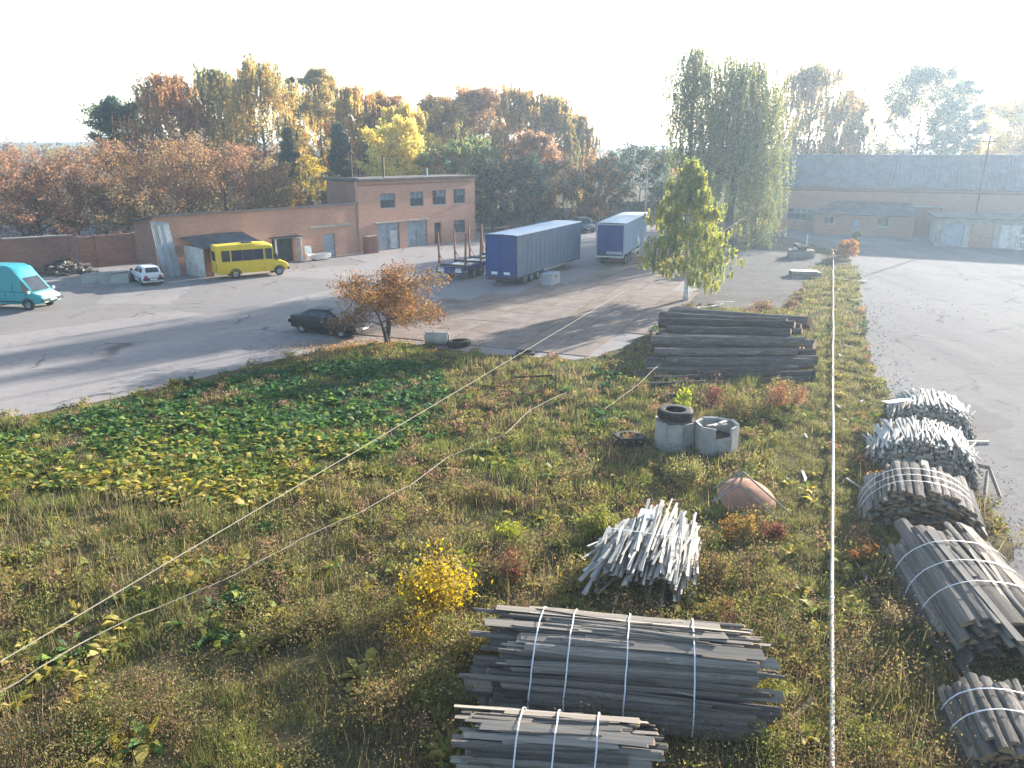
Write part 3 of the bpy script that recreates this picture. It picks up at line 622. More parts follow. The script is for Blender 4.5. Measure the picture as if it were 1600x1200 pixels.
    for s in (1, -1):
        if front_lamp:
            m = MB(); q = zf; m.box((xf - .02, s * (W / 2 - .42) - .13, q[2] - .26), (xf + .015, s * (W / 2 - .42) + .19 * 1, q[2] - .09)); m.build('headlight', MAT['lampglass'], e)
        m = MB(); q = zr; m.box((xr - .015, s * (W / 2 - .27) - .12, q[2] - .3), (xr + .02, s * (W / 2 - .27) + .12, q[2] - .1)); m.build('tail_light', MAT['redlamp'], e)
        xm = cabin[-1][0] - .1; m = MB(); m.box((xm - .06, s * (W / 2 + .02), cabin[-1][1] + .06), (xm + .06, s * (W / 2 + .2), cabin[-1][1] + .22)); m.build('mirror', MAT['plastic'] if name != 'delivery_van' else MAT['white_wood'], e)
    return e
# black saloon car
blk = paint('black_car_paint', (0.008, 0.009, 0.012), 0.2, (0.04, 0.038, 0.036), 0.12, 0.4)
pc = (at(470, 519) + at(566, 530)) / 2
car('saloon_car', (pc.x - .15, pc.y + .8, 0), 118, 'black saloon car parked under the orange leaved tree', 'car', blk, 4.75, 1.76,
    [(-2.36, .5, .86, .72), (-2.25, .3, .97, .84), (-1.4, .24, 1.0, .87), (-.5, .22, .97, .88), (.6, .22, .94, .88), (1.5, .24, .88, .87), (2.2, .3, .74, .82), (2.38, .4, .62, .7)],
    [(-1.75, .96, 1.02, .74, .62), (-1.05, .96, 1.36, .77, .58), (-.25, .95, 1.42, .78, .60), (.35, .93, 1.40, .78, .60), (1.2, .9, .96, .76, .64)], (-1.42, 1.42), .31, .2, posts=(0, 1, 2, 3))
# white estate car seen from behind
wht = paint('white_car_paint', (0.66, 0.67, 0.68), 0.35, (0.3, 0.28, 0.25), 0.3)
pw_ = at(238, 447)
car('estate_car', (pw_.x - 1.1, pw_.y + 1.7, 0), -37, 'small white estate car parked tail out beside the brick garage', 'car', wht, 4.1, 1.6,
    [(-2.02, .42, .9, .72), (-1.95, .28, .96, .78), (-1.0, .24, .96, .79), (.4, .24, .93, .79), (1.2, .24, .9, .79), (1.9, .28, .84, .76), (2.02, .4, .72, .7)],
    [(-1.98, .94, 1.0, .70, .6), (-1.62, .94, 1.40, .72, .58), (-.7, .94, 1.45, .73, .59), (.15, .92, 1.43, .73, .59), (.85, .9, .95, .72, .62)], (-1.25, 1.3), .29, .17)
# suv far behind the trailers
grn = paint('grey_car_paint', (0.12, 0.16, 0.17), 0.3); ps = at_y(912, 352, 104)
car('off_road_car', (ps.x, 104, 0), 168, 'dark grey off-road car parked far back between the two trailers', 'car', grn, 4.5, 1.82,
    [(-2.2, .5, 1.0, .8), (-2.1, .34, 1.1, .89), (0, .32, 1.1, .91), (1.2, .34, 1.08, .9), (2.0, .36, 1.0, .86), (2.2, .5, .85, .78)],
    [(-2.1, 1.08, 1.66, .84, .74), (-1.9, 1.08, 1.76, .85, .74), (-.2, 1.08, 1.8, .85, .74), (.5, 1.08, 1.76, .85, .72), (1.2, 1.06, 1.12, .84, .74)], (-1.35, 1.4), .37, .24)
blu = paint('blue_car_paint', (0.05, 0.17, 0.33), 0.3); ps = at_y(858, 351, 101)
car('hatchback_car', (ps.x, 101, 0), 120, 'small bright blue car with only its roof showing over the curtain trailer', 'car', blu, 3.9, 1.65,
    [(-1.9, .4, .9, .74), (-1.8, .3, .96, .8), (0, .26, .96, .82), (1.1, .28, .92, .81), (1.8, .3, .82, .76), (1.92, .4, .7, .7)],
    [(-1.85, .94, 1.0, .72, .6), (-1.4, .94, 1.42, .74, .6), (-.4, .94, 1.48, .75, .61), (.3, .92, 1.45, .75, .6), (1.0, .9, .95, .74, .64)], (-1.2, 1.25), .3, .18)
# teal delivery van with raised roof (front half in view)
tea = paint('teal_van_paint', (0.03, 0.30, 0.34), 0.35, (0.18, 0.2, 0.19), 0.25)
pv = at(45, 485); hd = Vector((math.sin(R(101)), math.cos(R(101)), 0)); sd_ = Vector((-hd.y, hd.x, 0))
vloc = pv - hd * 1.45 + sd_ * .98
van = car('delivery_van', (vloc.x, vloc.y, 0), 101, 'teal high roofed delivery van with a pale bonnet at the yard wall', 'van', tea, 5.3, 1.96,
    [(-2.65, .5, 1.05, .9), (-2.6, .36, 1.2, .97), (0, .34, 1.2, .98), (1.2, .36, 1.15, .98), (1.95, .4, 1.08, .95), (2.4, .45, .92, .88), (2.5, .55, .75, .78)],
    [(-2.62, 1.19, 2.72, .96, .86), (-1.5, 1.19, 2.82, .96, .86), (.1, 1.19, 2.82, .96, .86), (.55, 1.18, 2.66, .95, .84), (1.02, 1.16, 2.1, .94, .82), (1.85, 1.07, 1.13, .88, .8)], (-1.5, 1.45), .36, .22, posts=(4,))
m = MB(); quadpatch(m, (-.55, -.94, 1.35), (.5, -.94, 1.33), (.45, -.88, 2.0), (-.55, -.88, 2.02), (0, -1, 0), .012, .03); m.build('side_window', MAT['glass_light'], van)
m = MB(); m.box((.5, -.985, .55), (.515, -.979, 1.9)); m.box((-.62, -.985, .5), (-.605, -.979, 2.1)); m.build('door_seam', MAT['plastic'], van)
m = MB(); m.loft([[(1.95, -.8, 1.085), (1.95, .8, 1.085), (1.95, .8, 1.10), (1.95, -.8, 1.10)], [(2.42, -.7, .93), (2.42, .7, .93), (2.42, .7, .945), (2.42, -.7, .945)]]); tag(m.build('bonnet', paint('pale_bonnet_paint', (0.55, 0.62, 0.60), 0.3), van), 'pale faded bonnet')
# yellow minibus
yel = paint('yellow_bus_paint', (0.72, 0.50, 0.015), 0.4, (0.2, 0.15, 0.08), 0.35)
hb_ = Vector((math.sin(R(57)), math.cos(R(57)), 0)); lb = Vector((-hb_.y, hb_.x, 0)); pr = at(342, 438)
bc = pr + hb_ * 2.95 + lb * 1.03
bus = empty('minibus', (bc.x, bc.y, 0), az_rz(57), 'yellow minibus with dark tinted windows parked at the lean-to shed', 'bus')
bsec = lambda x, z0, z1, hb2, ht: [(x, hb2 - .05, z0), (x, hb2, z0 + .25), (x, hb2, 1.35), (x, ht + .03, z1 - .16), (x, ht - .12, z1), (x, -ht + .12, z1), (x, -ht - .03, z1 - .16), (x, -hb2, 1.35), (x, -hb2, z0 + .25), (x, -hb2 + .05, z0)]
MB().loft([bsec(-2.95, .5, 2.5, .93, .84), bsec(-2.86, .42, 2.66, .99, .92), bsec(0, .42, 2.74, 1.0, .93), bsec(1.35, .42, 2.70, 1.0, .92), bsec(1.6, .42, 2.55, .99, .86)]).build('body', yel, bus, smooth=30)
MB().loft([section(1.602, .42, 1.36, .98), section(2.1, .42, 1.28, .96), section(2.6, .46, 1.1, .9), section(2.85, .55, .92, .8)]).build('bonnet', yel, bus, smooth=35)
m = MB(); m.add([(1.602, .84, 2.5), (1.602, -.84, 2.5), (2.12, -.9, 1.3), (2.12, .9, 1.3)], [(0, 1, 2, 3)]); m.add([(1.602, .84, 2.5), (2.12, .9, 1.3), (1.602, .96, 1.36)], [(0, 1, 2)]); m.add([(1.602, -.84, 2.5), (1.602, -.96, 1.36), (2.12, -.9, 1.3)], [(0, 1, 2)]); m.build('windscreen', MAT['carglass'], bus)
def bz(s, z): return s * ((1.0 if z <= 1.35 else 1.0 - (z - 1.35) / 1.2 * .03) + .008)
tint = glass_mat('tinted_bus_glass', (0.012, 0.012, 0.03), 0.06)
for s in (1, -1):
    for a, b, mt in ((-2.55, -1.9, 'carglass'), (-1.78, -.9, None), (-.88, -.02, None), (0.0, .78, None), (.95, 1.5, 'carglass')):
        m = MB(); m.add([(a, bz(s, 1.42), 1.42), (b, bz(s, 1.42), 1.42), (b, bz(s, 2.28), 2.28), (a, bz(s, 2.28), 2.28)], [(0, 1, 2, 3)]); m.build('side_window', MAT[mt] if mt else tint, bus)
    m = MB(); m.box((.86, min(bz(s, 1), bz(s, 1) - s * .004), .5), (.875, max(bz(s, 1), bz(s, 1) - s * .004), 2.3)); m.build('door_seam', MAT['plastic'], bus)
    for x in (-1.55, 2.0): wheel(bus, x, s * .9, .36, .22, s)
    for x in (-1.55, 2.0):
        yy = s * 1.012; arc = lambda q: [(x + .36 * q * math.cos(t), yy, .38 + .36 * q * math.sin(t)) for t in np.linspace(-.1, math.pi + .1, 13)]
        MB().loft([arc(1.28), arc(1.04)], closed=False, caps=False).build('wheel_arch', MAT['plastic'], bus)
    m = MB(); m.box((2.80, s * .62 - .12, .78), (2.87, s * .62 + .12, .95)); m.build('headlight', MAT['lampglass'], bus)
    m = MB(); m.box((-2.97, s * .8 - .06, .8), (-2.94, s * .8 + .06, 1.25)); m.build('tail_light', MAT['redlamp'], bus)
    m = MB(); m.box((1.7, s * 1.02, 1.45), (1.8, s * 1.2, 1.8)); m.build('mirror', MAT['plastic'], bus)
m = MB(); m.add([(-2.962, .6, 1.45), (-2.962, -.6, 1.45), (-2.962, -.58, 2.2), (-2.962, .58, 2.2)], [(0, 1, 2, 3)]); m.build('rear_window', MAT['carglass'], bus)
m = MB(); m.box((-.6, -.4, 2.72), (.1, .4, 2.8)); m.build('roof_hatch', MAT['plastic'], bus); m = MB(); m.box((2.78, -.8, .45), (2.93, .8, .62)); m.build('bumper', MAT['plastic'], bus)
# ---- trailers
MAT['tarp_blue'] = pm('blue_tarpaulin', (0.007, 0.036, 0.17), (0.012, 0.052, 0.21), 0.8, 0.5, 0.2, bmp=0.12, bscale=3, dirt=(0.02, 0.055, 0.15))
MAT['tarp_dull'] = pm('faded_blue_tarpaulin', (0.075, 0.115, 0.18), (0.11, 0.155, 0.225), 0.8, 0.45, 0.6, bmp=0.1, bscale=3, dirt=(0.09, 0.13, 0.19))
MAT['tarp_sunlit'] = pm('sunlit_blue_tarpaulin', (0.20, 0.31, 0.44), (0.28, 0.39, 0.5), 0.8, 0.4, 0.4, bmp=0.08, bscale=3, dirt=(0.3, 0.36, 0.42))  # pale tone puts the sunlight on the trailer side into the colour
MAT['roof_white'] = pm('white_tarpaulin', (0.66, 0.68, 0.7), (0.78, 0.79, 0.8), 0.7, 0.5, 0.3, bmp=0.1, dirt=(0.55, 0.54, 0.52))
MAT['chassis'] = pm('chassis_paint', (0.02, 0.022, 0.03), (0.045, 0.045, 0.05), 2, 0.7, dirt=(0.1, 0.08, 0.06))
MAT['blue_steel'] = pm('blue_painted_steel', (0.02, 0.045, 0.17), (0.035, 0.07, 0.22), 2, 0.6, dirt=(0.09, 0.08, 0.08))
def trailer(name, loc, az, label, L, Ht, floor_, side_m, rear_m, roof_m, folds, lampm=True, open_frame=False):
    """rear face at x=0, front at x=L"""
    e = empty(name, loc, az_rz(az), label, 'trailer'); hw = 1.27
    m = MB(); m.box((.25, -.5, .75), (L - .3, -.35, floor_ + .1)); m.box((.25, .35, .75), (L - .3, .5, floor_ + .1)); m.box((.1, -hw + .05, floor_ - .12), (L - .05, hw - .05, floor_ - .005)); m.build('chassis', MAT['chassis'], e)
    for s in (1, -1):
        nu = 170; secs = []
        for zz, am in ((floor_, 1.0), (floor_ + .9, .7), (Ht - .6, .9), (Ht - .08, .35)):
            row = []
            for i in range(nu + 1):
                x = .12 + (L - .24) * i / nu
                a_ = folds * am * (.5 * math.sin(x * 7.3 + zz * .25) + .35 * math.sin(x * 12.9 + 1.3 * zz) + .4 * math.sin(x * 3.1 + .5 + zz * .6) + .3 * math.sin(x * 21 + zz))
                row.append((x, s * (hw + a_), zz))
            secs.append(row)
        o = MB().loft(secs, closed=False, caps=False).build('side_curtain', side_m, e, smooth=80)
    m = MB(); m.box((.0, -hw + .04, floor_), (.06, -.01, Ht - .06)); m.build('rear_door', rear_m, e); m = MB(); m.box((.0, .01, floor_), (.06, hw - .04, Ht - .06)); m.build('rear_door', rear_m, e)
    m = MB(); m.box((L - .1, -hw + .03, floor_), (L, hw - .03, Ht - .06)); m.build('front_wall', rear_m, e)
    m = MB(); nr = 14; m.loft([[(L * i / nr, -hw - .03, Ht - .07), (L * i / nr, -hw + .02, Ht - .01), (L * i / nr, 0, Ht + .03 + (.02 if i % 2 else 0)), (L * i / nr, hw - .02, Ht - .01), (L * i / nr, hw + .03, Ht - .07)] for i in range(nr + 1)], closed=False, caps=False); m.build('roof', roof_m, e, smooth=60)
    m = MB()
    fm = MAT['zinc'] if open_frame else rear_m; t = .1 if open_frame else .05
    m.box((-.03, -hw - .02, floor_ - .1), (-.002, -hw + t, Ht - .05)); m.box((-.03, hw - t, floor_ - .1), (-.002, hw + .02, Ht - .05)); m.box((-.031, -hw + t, Ht - .05 - t * 1.5), (-.002, hw - t, Ht - .05)); m.build('rear_frame', fm, e)
    m = MB(); m.box((-.06, -hw, floor_ - .22), (-.002, hw, floor_ - .12)); m.build('rear_sill', MAT['plate'] if open_frame else fm, e)
    m = MB(); m.box((-.08, -1.15, .48), (0, 1.15, .6)); m.build('bumper', MAT['chassis'], e)
    for s in (1, -1):
        m = MB(); m.box((-.1, s * .95 - .16, .62), (-.07, s * .95 + .16, .74)); m.build('tail_light', MAT['redlamp'], e)
        for x in (1.9, 3.2, 4.5): wheel(e, x, s * 1.0, .5, .38, s)
        m = MB(); m.box((L - 3.2, s * .9 - .06, .02), (L - 3.08, s * .9 + .06, floor_ - .13)); m.build('landing_leg', MAT['chassis'], e)
        m = MB(); m.box((5.6, s * 1.2 - .02, .55), (L - 3.6, s * 1.2 + .02, .72)); m.build('side_guard', MAT['zinc'], e)
    return e
tl = (at(760, 445) + at(808, 450)) / 2
t1 = trailer('curtain_trailer', (tl.x - .05, tl.y - .1, 0), 25.2, 'curtain sided trailer with a blue rear and wrinkled side sheet', 13.9, 3.92, .72, MAT['tarp_dull'], MAT['tarp_blue'], MAT['roof_white'], .04)
for s in (-1, 1):
    m = MB(); m.box((-.045, s * .52 - .26, .92), (-.032, s * .52 + .26, 1.13)); m.build('rear_plate', MAT['plate'], t1)
t2 = trailer('box_trailer', ((at(927, 415) + at(978, 418)).x / 2, (at(927, 415) + at(978, 418)).y / 2, 0), 17.5, 'trailer with white roof, side sheet toned a sunlit pale blue and framed dark blue rear', 13.6, 3.85, 1.05, MAT['tarp_sunlit'], MAT['tarp_blue'], MAT['roof_white'], .006, open_frame=True)
m = MB(); m.box((-.045, -1.1, 1.1), (-.01, .3, 1.35)); m.build('rear_strip', MAT['zinc'], t2)
# ---- log trailer with rusty stakes
lt = empty('log_trailer', (at(704, 438).x, at(704, 438).y, 0), az_rz(25), 'empty log trailer with tall rusty stakes and a blue steel deck', 'trailer')
m = MB(); m.box((0, -1.2, .78), (8.5, -1.02, 1.1)); m.box((0, 1.02, .78), (8.5, 1.2, 1.1)); m.box((.2, -.45, .6), (8.4, -.3, 1.0)); m.box((.2, .3, .6), (8.4, .45, 1.0)); m.build('chassis', MAT['blue_steel'], lt)
m = MB(); m.box((-.12, -1.22, .55), (-.002, 1.22, 1.02)); m.build('rear_beam', MAT['blue_steel'], lt)
for s in (1, -1):
    m = MB(); m.box((-.15, s * .8 - .28, .68), (-.122, s * .8 + .28, .86)); m.build('rear_plate', MAT['plate'], lt); m = MB(); m.box((-.15, s * .8 - .25, .9), (-.123, s * .8 + .25, 1.0)); m.build('tail_light', MAT['lampglass'], lt)
    for x in (2.0, 3.3): wheel(lt, x, s * .95, .5, .36, s)
for k, x in enumerate((.35, 3.0, 5.6, 8.0)):
    m = MB(); m.box((x - .09, -1.25, 1.105), (x + .09, 1.25, 1.24)); m.build('bolster', MAT['chassis'], lt)
    for s in (1, -1):
        m = MB(); m.loft([[(x - .08, s * 1.18 - .07, 1.242), (x + .08, s * 1.18 - .07, 1.242), (x + .08, s * 1.18 + .07, 1.242), (x - .08, s * 1.18 + .07, 1.242)], [(x - .05, s * 1.26 - .05, 3.75), (x + .05, s * 1.26 - .05, 3.75), (x + .05, s * 1.26 + .05, 3.75), (x - .05, s * 1.26 + .05, 3.75)]]); m.build('stake', MAT['rust'], lt)
        m = MB(); m.tube([(x, s * 1.1, 1.9), (x + .75, s * 1.12, 1.12)], .025, 6); m.build('stay', MAT['rust'], lt)
for y in (-.6, 0, .6):
    m = MB(); m.box((.5, y - .2, 1.02), (8.3, y + .2, 1.1)); m.build('deck_plank', MAT['white_wood'], lt)
# grey tool chest and bits on the apron by the trailer
tb = at(860, 444); e = empty('steel_box', tb, az_rz(25), 'grey steel storage box standing by the curtain trailer', 'box')
MB().box((-.9, -.45, .02), (.9, .45, .82)).build('body', MAT['zinc'], e, bevel=.02); MB().box((-.93, -.48, .822), (.93, .48, .9)).build('lid', MAT['door_grey'], e, bevel=.01); MB().box((-.15, -.49, .6), (.15, -.452, .7)).build('latch', MAT['iron'], e)
# ------------------------------------------------------------------ vegetation
MAT['bark'] = pm('tree_bark', (0.06, 0.05, 0.042), (0.12, 0.10, 0.085), 6, 0.95, 0.1, stretch=(1, 1, .3))
MAT['bark_white'] = pm('birch_bark', (0.48, 0.46, 0.43), (0.66, 0.64, 0.6), 2.5, 0.8, 0.15, stretch=(1, 1, 2.5), dirt=(0.10, 0.09, 0.08))
MAT['bark_grey'] = pm('grey_bark', (0.16, 0.15, 0.14), (0.28, 0.26, 0.24), 5, 0.95, 0.1)
def unit(n, r):
    v = r.normal(size=(n, 3)); return v / (np.linalg.norm(v, axis=1, keepdims=True) + 1e-9)
def leaves(name, c, size, col, r, aspect=0.55, hang=0.0, quad=True, mat=None):
    """small rhombic leaves round the points c"""
    n = len(c); a = unit(n, r)
    if hang: a[:, 2] -= hang; a /= np.linalg.norm(a, axis=1, keepdims=True)
    b = np.cross(a, unit(n, r)); b /= (np.linalg.norm(b, axis=1, keepdims=True) + 1e-9)
    s = np.asarray(size).reshape(-1, 1) * np.ones((n, 1)); bw = b * s * aspect
    if quad:
        v = np.stack([c - a * s, c + bw, c + a * s, c - bw], 1).reshape(-1, 3); f = np.arange(4 * n).reshape(n, 4); k = 4
    else:
        v = np.stack([c - a * s * .8 - bw, c - a * s * .8 + bw, c + a * s], 1).reshape(-1, 3); f = np.arange(3 * n).reshape(n, 3); k = 3
    return np_mesh(name, v, f, mat or LEAFT, np.repeat(col, k, 0))
def palette(cols, n, r, jit=0.18, w=None):
    cols = np.array(cols); k = r.choice(len(cols), n, p=w); return cols[k] * (1 + r.normal(0, jit, (n, 1))).clip(.5, 1.7)
def tree(name, loc, Ht, Wd, cols, label, cat='tree', group=None, seed=0, base=0.25, shape='oval', nl=22, nleaf=6000, ls=0.2, weep=0.0, trunk_r=None, bark='bark', rise=0.9, lean=(0, 0), ns=5, spread=0.55, trunks=1, quad=False, droop=0.0, fork=1.0):
    r = np.random.default_rng(seed + 100); rr = random.Random(seed)
    e = empty(name, loc, rr.uniform(0, 6.28), label, cat, group); wood = MB(); anchors = []; trunk_r = trunk_r or Ht * .014
    def prof(t):
        if shape == 'cone': return max(.05, (1 - t) ** .8)
        if shape == 'dome': return max(.12, math.sqrt(max(0, 1 - (t * .98) ** 2.2)))
        if shape == 'vase': return .45 + .55 * t if t < .75 else 1.0 - (t - .75) * 1.6
        return max(.12, math.sin(math.pi * min(1, (t * .88 + .12)) ** .75) ** .75)
    for tk in range(trunks):
        off = Vector((rr.uniform(-.5, .5), rr.uniform(-.5, .5), 0)) * (0.9 if trunks > 1 else 0); o2 = off.copy(); off = off * fork
        ln = Vector((lean[0] + o2.x * 1.2 / max(fork, .3), lean[1] + o2.y * 1.2 / max(fork, .3), 0))
        top = Ht * (.93 if tk == 0 else rr.uniform(.7, .9)); n = 9
        tp = [off + ln * (k / n) ** 1.3 + Vector((rr.uniform(-1, 1), rr.uniform(-1, 1), 0)) * (Ht * .008 * (k > 0)) + Vector((0, 0, top * k / n - (0.12 if k == 0 else 0))) for k in range(n + 1)]
        tr = [trunk_r * ((1 - .88 * k / n) * (1.35 if k == 0 else 1)) for k in range(n + 1)]
        wood.tube(tp, tr, 8 if Ht > 3 else 6)
        for i in range(nl // trunks):
            t = base + (0.97 - base) * (i + rr.random()) / (nl // trunks); q = min(n - 1e-6, t * n); k = int(q); p0 = tp[k].lerp(tp[k + 1], q - k)
            u = (t - base) / (1 - base); ln_ = Wd / 2 * prof(u) * rr.uniform(.75, 1.08); aa = i * 2.4 + rr.uniform(-.5, .5) + tk
            up = rise * (.5 + .8 * u) * rr.uniform(.7, 1.2)
            d = Vector((math.cos(aa), math.sin(aa), up)).normalized(); L = ln_ / max(.35, math.hypot(d.x, d.y)); L = min(L, (Ht - p0.z) * 1.1 + Wd * .25)
            pts = [p0]
            for s in range(1, 5):
                f = s / 4; pts.append(p0 + d * (L * f) + Vector((rr.uniform(-1, 1), rr.uniform(-1, 1), rr.uniform(-1, 1))) * (L * .05) + Vector((0, 0, -droop * L * f * f)))
            r0 = tr[k] * .5; wood.tube(pts, [r0, r0 * .7, r0 * .45, r0 * .28, r0 * .1], 5, caps=False)
            for s in range(ns):
                f = .3 + .7 * (s + rr.random()) / ns; qq = min(3.999, f * 4); k2 = int(qq); b0 = pts[k2].lerp(pts[k2 + 1], qq - k2)
                dd = (d * .5 + Vector((rr.uniform(-1, 1), rr.uniform(-1, 1), rr.uniform(-.25, .9)))).normalized(); l2 = L * rr.uniform(.22, .45) + .1 * Wd * .2
                b1 = b0 + dd * l2 * .5; b2 = b0 + dd * l2 + Vector((0, 0, -droop * l2 * .4))
                wood.tube([b0, b1, b2], [r0 * .3, r0 * .18, r0 * .05], 3, caps=False)
                for fz in (.4, .7, 1.0): anchors.append(b0.lerp(b2, fz))
            anchors.append(pts[-1])
    wo = wood.build('trunk', MAT[bark], e, smooth=60)
    if nleaf and anchors:
        A_ = np.array([tuple(p) for p in anchors]); na = len(A_)
        ac = palette(cols, na, r, .16); dens = r.uniform(.25, 1.5, na); dens /= dens.sum(); k = r.choice(na, nleaf, p=dens)
        sg = Wd * .038 * spread / .55
        P_ = A_[k] + r.normal(0, 1, (nleaf, 3)) * np.array([sg, sg, sg * .8])
        if weep:
            ph = r.uniform(0, 1, na)[k]; dl = r.uniform(0, 1, nleaf) ** 1.1 * weep * Ht * (.35 + .65 * ph)
            st_ = (r.integers(0, 2, nleaf) + k * 5); so_ = np.random.default_rng(seed).normal(0, sg * .8, (na * 5 + 5, 2))
            P_[:, :2] = A_[k][:, :2] + so_[st_] + r.normal(0, .028 * (Ht / 15), (nleaf, 2)); P_[:, 2] = A_[k][:, 2] - dl + r.normal(0, .1, nleaf)
            ph2 = (st_ * 1.7) % 6.28; P_[:, 0] += np.sin(dl * .55 + ph2) * .3 * (Ht / 18); P_[:, 1] += np.cos(dl * .5 + ph2 * 1.3) * .3 * (Ht / 18)
            P_[:, 2] = np.maximum(P_[:, 2], .15 + r.uniform(0, .6, nleaf))
        P_[:, 2] = np.maximum(P_[:, 2], .08)
        col = ac[k] * (1 + r.normal(0, .2, (nleaf, 1))).clip(.5, 1.6)
        link('crown', leaves('crown', P_, ls * r.uniform(.6, 1.3, nleaf), col.clip(0, 1), r, .5, 1.0 if weep else .25, quad), e)
    return e
def tpx(px, top, Y, wpx):
    p = at_y(px, top, Y); dep = Y * math.cos(PITCH) - (p.z * .5 - CAM_H) * math.sin(PITCH)
    return (Vector(((px - 800) / FPX * dep, Y, 0)), p.z, wpx / FPX * dep)
GOLD = [(0.38, 0.24, 0.055), (0.30, 0.20, 0.06), (0.24, 0.18, 0.06), (0.42, 0.27, 0.05)]; RUSTY = [(0.30, 0.14, 0.05), (0.25, 0.13, 0.06), (0.35, 0.18, 0.05), (0.2, 0.12, 0.06)]
OLIVE = [(0.17, 0.15, 0.05), (0.22, 0.18, 0.06), (0.13, 0.13, 0.05), (0.30, 0.21, 0.06)]; YEL = [(0.50, 0.38, 0.06), (0.42, 0.34, 0.07), (0.55, 0.42, 0.08)]
DKGREEN = [(0.035, 0.06, 0.035), (0.05, 0.08, 0.04), (0.03, 0.05, 0.035)]; RED = [(0.33, 0.13, 0.05), (0.28, 0.125, 0.055), (0.37, 0.17, 0.06), (0.24, 0.13, 0.065)]
GREEN = [(0.10, 0.14, 0.045), (0.14, 0.17, 0.05), (0.08, 0.12, 0.04)]; BROWN = [(0.20, 0.12, 0.07), (0.26, 0.15, 0.07), (0.17, 0.11, 0.07)]
BG = 'autumn trees behind the brick buildings'
far = [  # px, top, Y, width px, colours, kwargs, label, name
    (200, 172, 122, 88, DKGREEN, dict(shape='dome', base=.1), 'dark green spreading tree at the end of the tall grove, beside the brown birch', 'dark_tree'),
    (268, 114, 118, 130, RUSTY, dict(weep=.22, shape='oval', droop=.3), 'rusty brown weeping birch beside the dark green tree', 'weeping_birch'),
    (345, 104, 126, 110, OLIVE, dict(weep=.16, shape='oval', droop=.2), 'olive toned tall birch between rusty birch and golden birch', 'birch_tree'),
    (412, 92, 120, 135, GOLD + OLIVE[:2], dict(weep=.2, shape='oval', droop=.25), 'tallest birch of the grove, gold and olive with drooping twigs', 'birch_tree'),
    (462, 106, 132, 34, DKGREEN, dict(shape='cone', base=.08, rise=.15, nl=34), 'dark spruce with its tip poking out of the golden grove', 'spruce_tree'),
    (500, 106, 134, 80, OLIVE + GOLD[:1], dict(shape='oval'), 'pale olive tree rising behind the spruce tip', 'broadleaf_tree'),
    (558, 134, 122, 100, GOLD + RUSTY[:1], dict(weep=.14, droop=.2), 'amber birch standing over dark conifers', 'birch_tree'),
    (604, 150, 126, 80, RUSTY, dict(), 'rusty orange tree between amber birch and pale yellow birch', 'broadleaf_tree'),
    (452, 196, 110, 52, DKGREEN, dict(shape='cone', base=.06, rise=.15, nl=34), 'dark conifer under the golden birch, just behind the orchard', 'conifer_tree'),
    (532, 186, 112, 56, DKGREEN, dict(shape='cone', base=.06, rise=.15, nl=34), 'dark conifer under the amber birch, beside the two storey roof', 'conifer_tree'),
    (580, 210, 116, 50, DKGREEN + OLIVE[:1], dict(shape='cone', base=.06, rise=.2, nl=34), 'shorter dark conifer behind the roof chimney', 'conifer_tree'),
    (634, 162, 116, 96, YEL + GOLD[:1], dict(weep=.12, droop=.2), 'pale yellow birch rising behind the two storey roof', 'birch_tree'),
    (622, 206, 106, 84, YEL, dict(shape='dome', base=.1), 'bright yellow low tree directly above the two storey roof', 'broadleaf_tree'),
    (692, 158, 128, 92, GOLD + RUSTY, dict(), 'orange gold tree between yellow birch and bare white trunk', 'broadleaf_tree'),
    (752, 144, 134, 100, RUSTY + BROWN, dict(), 'russet tree around the bare white birch trunk', 'broadleaf_tree'),
    (812, 140, 128, 96, GOLD + BROWN, dict(weep=.1), 'brown gold tall tree next to the russet one', 'broadleaf_tree'),
    (868, 146, 130, 84, OLIVE + GOLD[:1], dict(weep=.16, droop=.25), 'olive drooping birch at the end of the grove by the bare tree', 'birch_tree'),
    (905, 176, 132, 50, OLIVE + BROWN, dict(weep=.1), 'thin brownish tree on the fringe of the grove', 'broadleaf_tree'),
    (736, 230, 108, 94, GREEN + OLIVE[:1], dict(shape='dome', base=.1, weep=.12), 'round green willow behind the two storey building', 'willow_tree'),
    (835, 215, 112, 74, BROWN + RUSTY[:1], dict(shape='oval', base=.12), 'low brown tree behind the curtain trailer', 'broadleaf_tree'),
    (690, 250, 104, 70, GREEN + RUSTY[:1], dict(shape='dome', base=.08), 'low green and orange bush tree at the two storey roof edge', 'broadleaf_tree'),
    (1262, 94, 128, 120, OLIVE + BROWN + GOLD[:1], dict(weep=.16, droop=.3), 'hazy olive brown birch behind the great willow', 'birch_tree'),
    (1320, 140, 134, 66, OLIVE + GOLD[:1], dict(weep=.12), 'thin hazy golden tree beside the olive birch', 'birch_tree'),
    (1432, 108, 150, 116, DKGREEN + OLIVE[:2], dict(shape='oval', base=.2), 'hazy dark tree standing alone behind the workshop roof', 'broadleaf_tree'),
    (1492, 122, 152, 60, DKGREEN + OLIVE[:2], dict(shape='oval', base=.2), 'hazy slim tree next to the lone dark tree', 'broadleaf_tree'),
    (1570, 172, 150, 100, YEL + GOLD, dict(shape='dome', base=.1), 'hazy golden tree over the far hall roof', 'broadleaf_tree'),
    (1650, 160, 150, 110, GOLD, dict(shape='dome', base=.1), 'hazy amber tree beyond the mast', 'broadleaf_tree'),
]
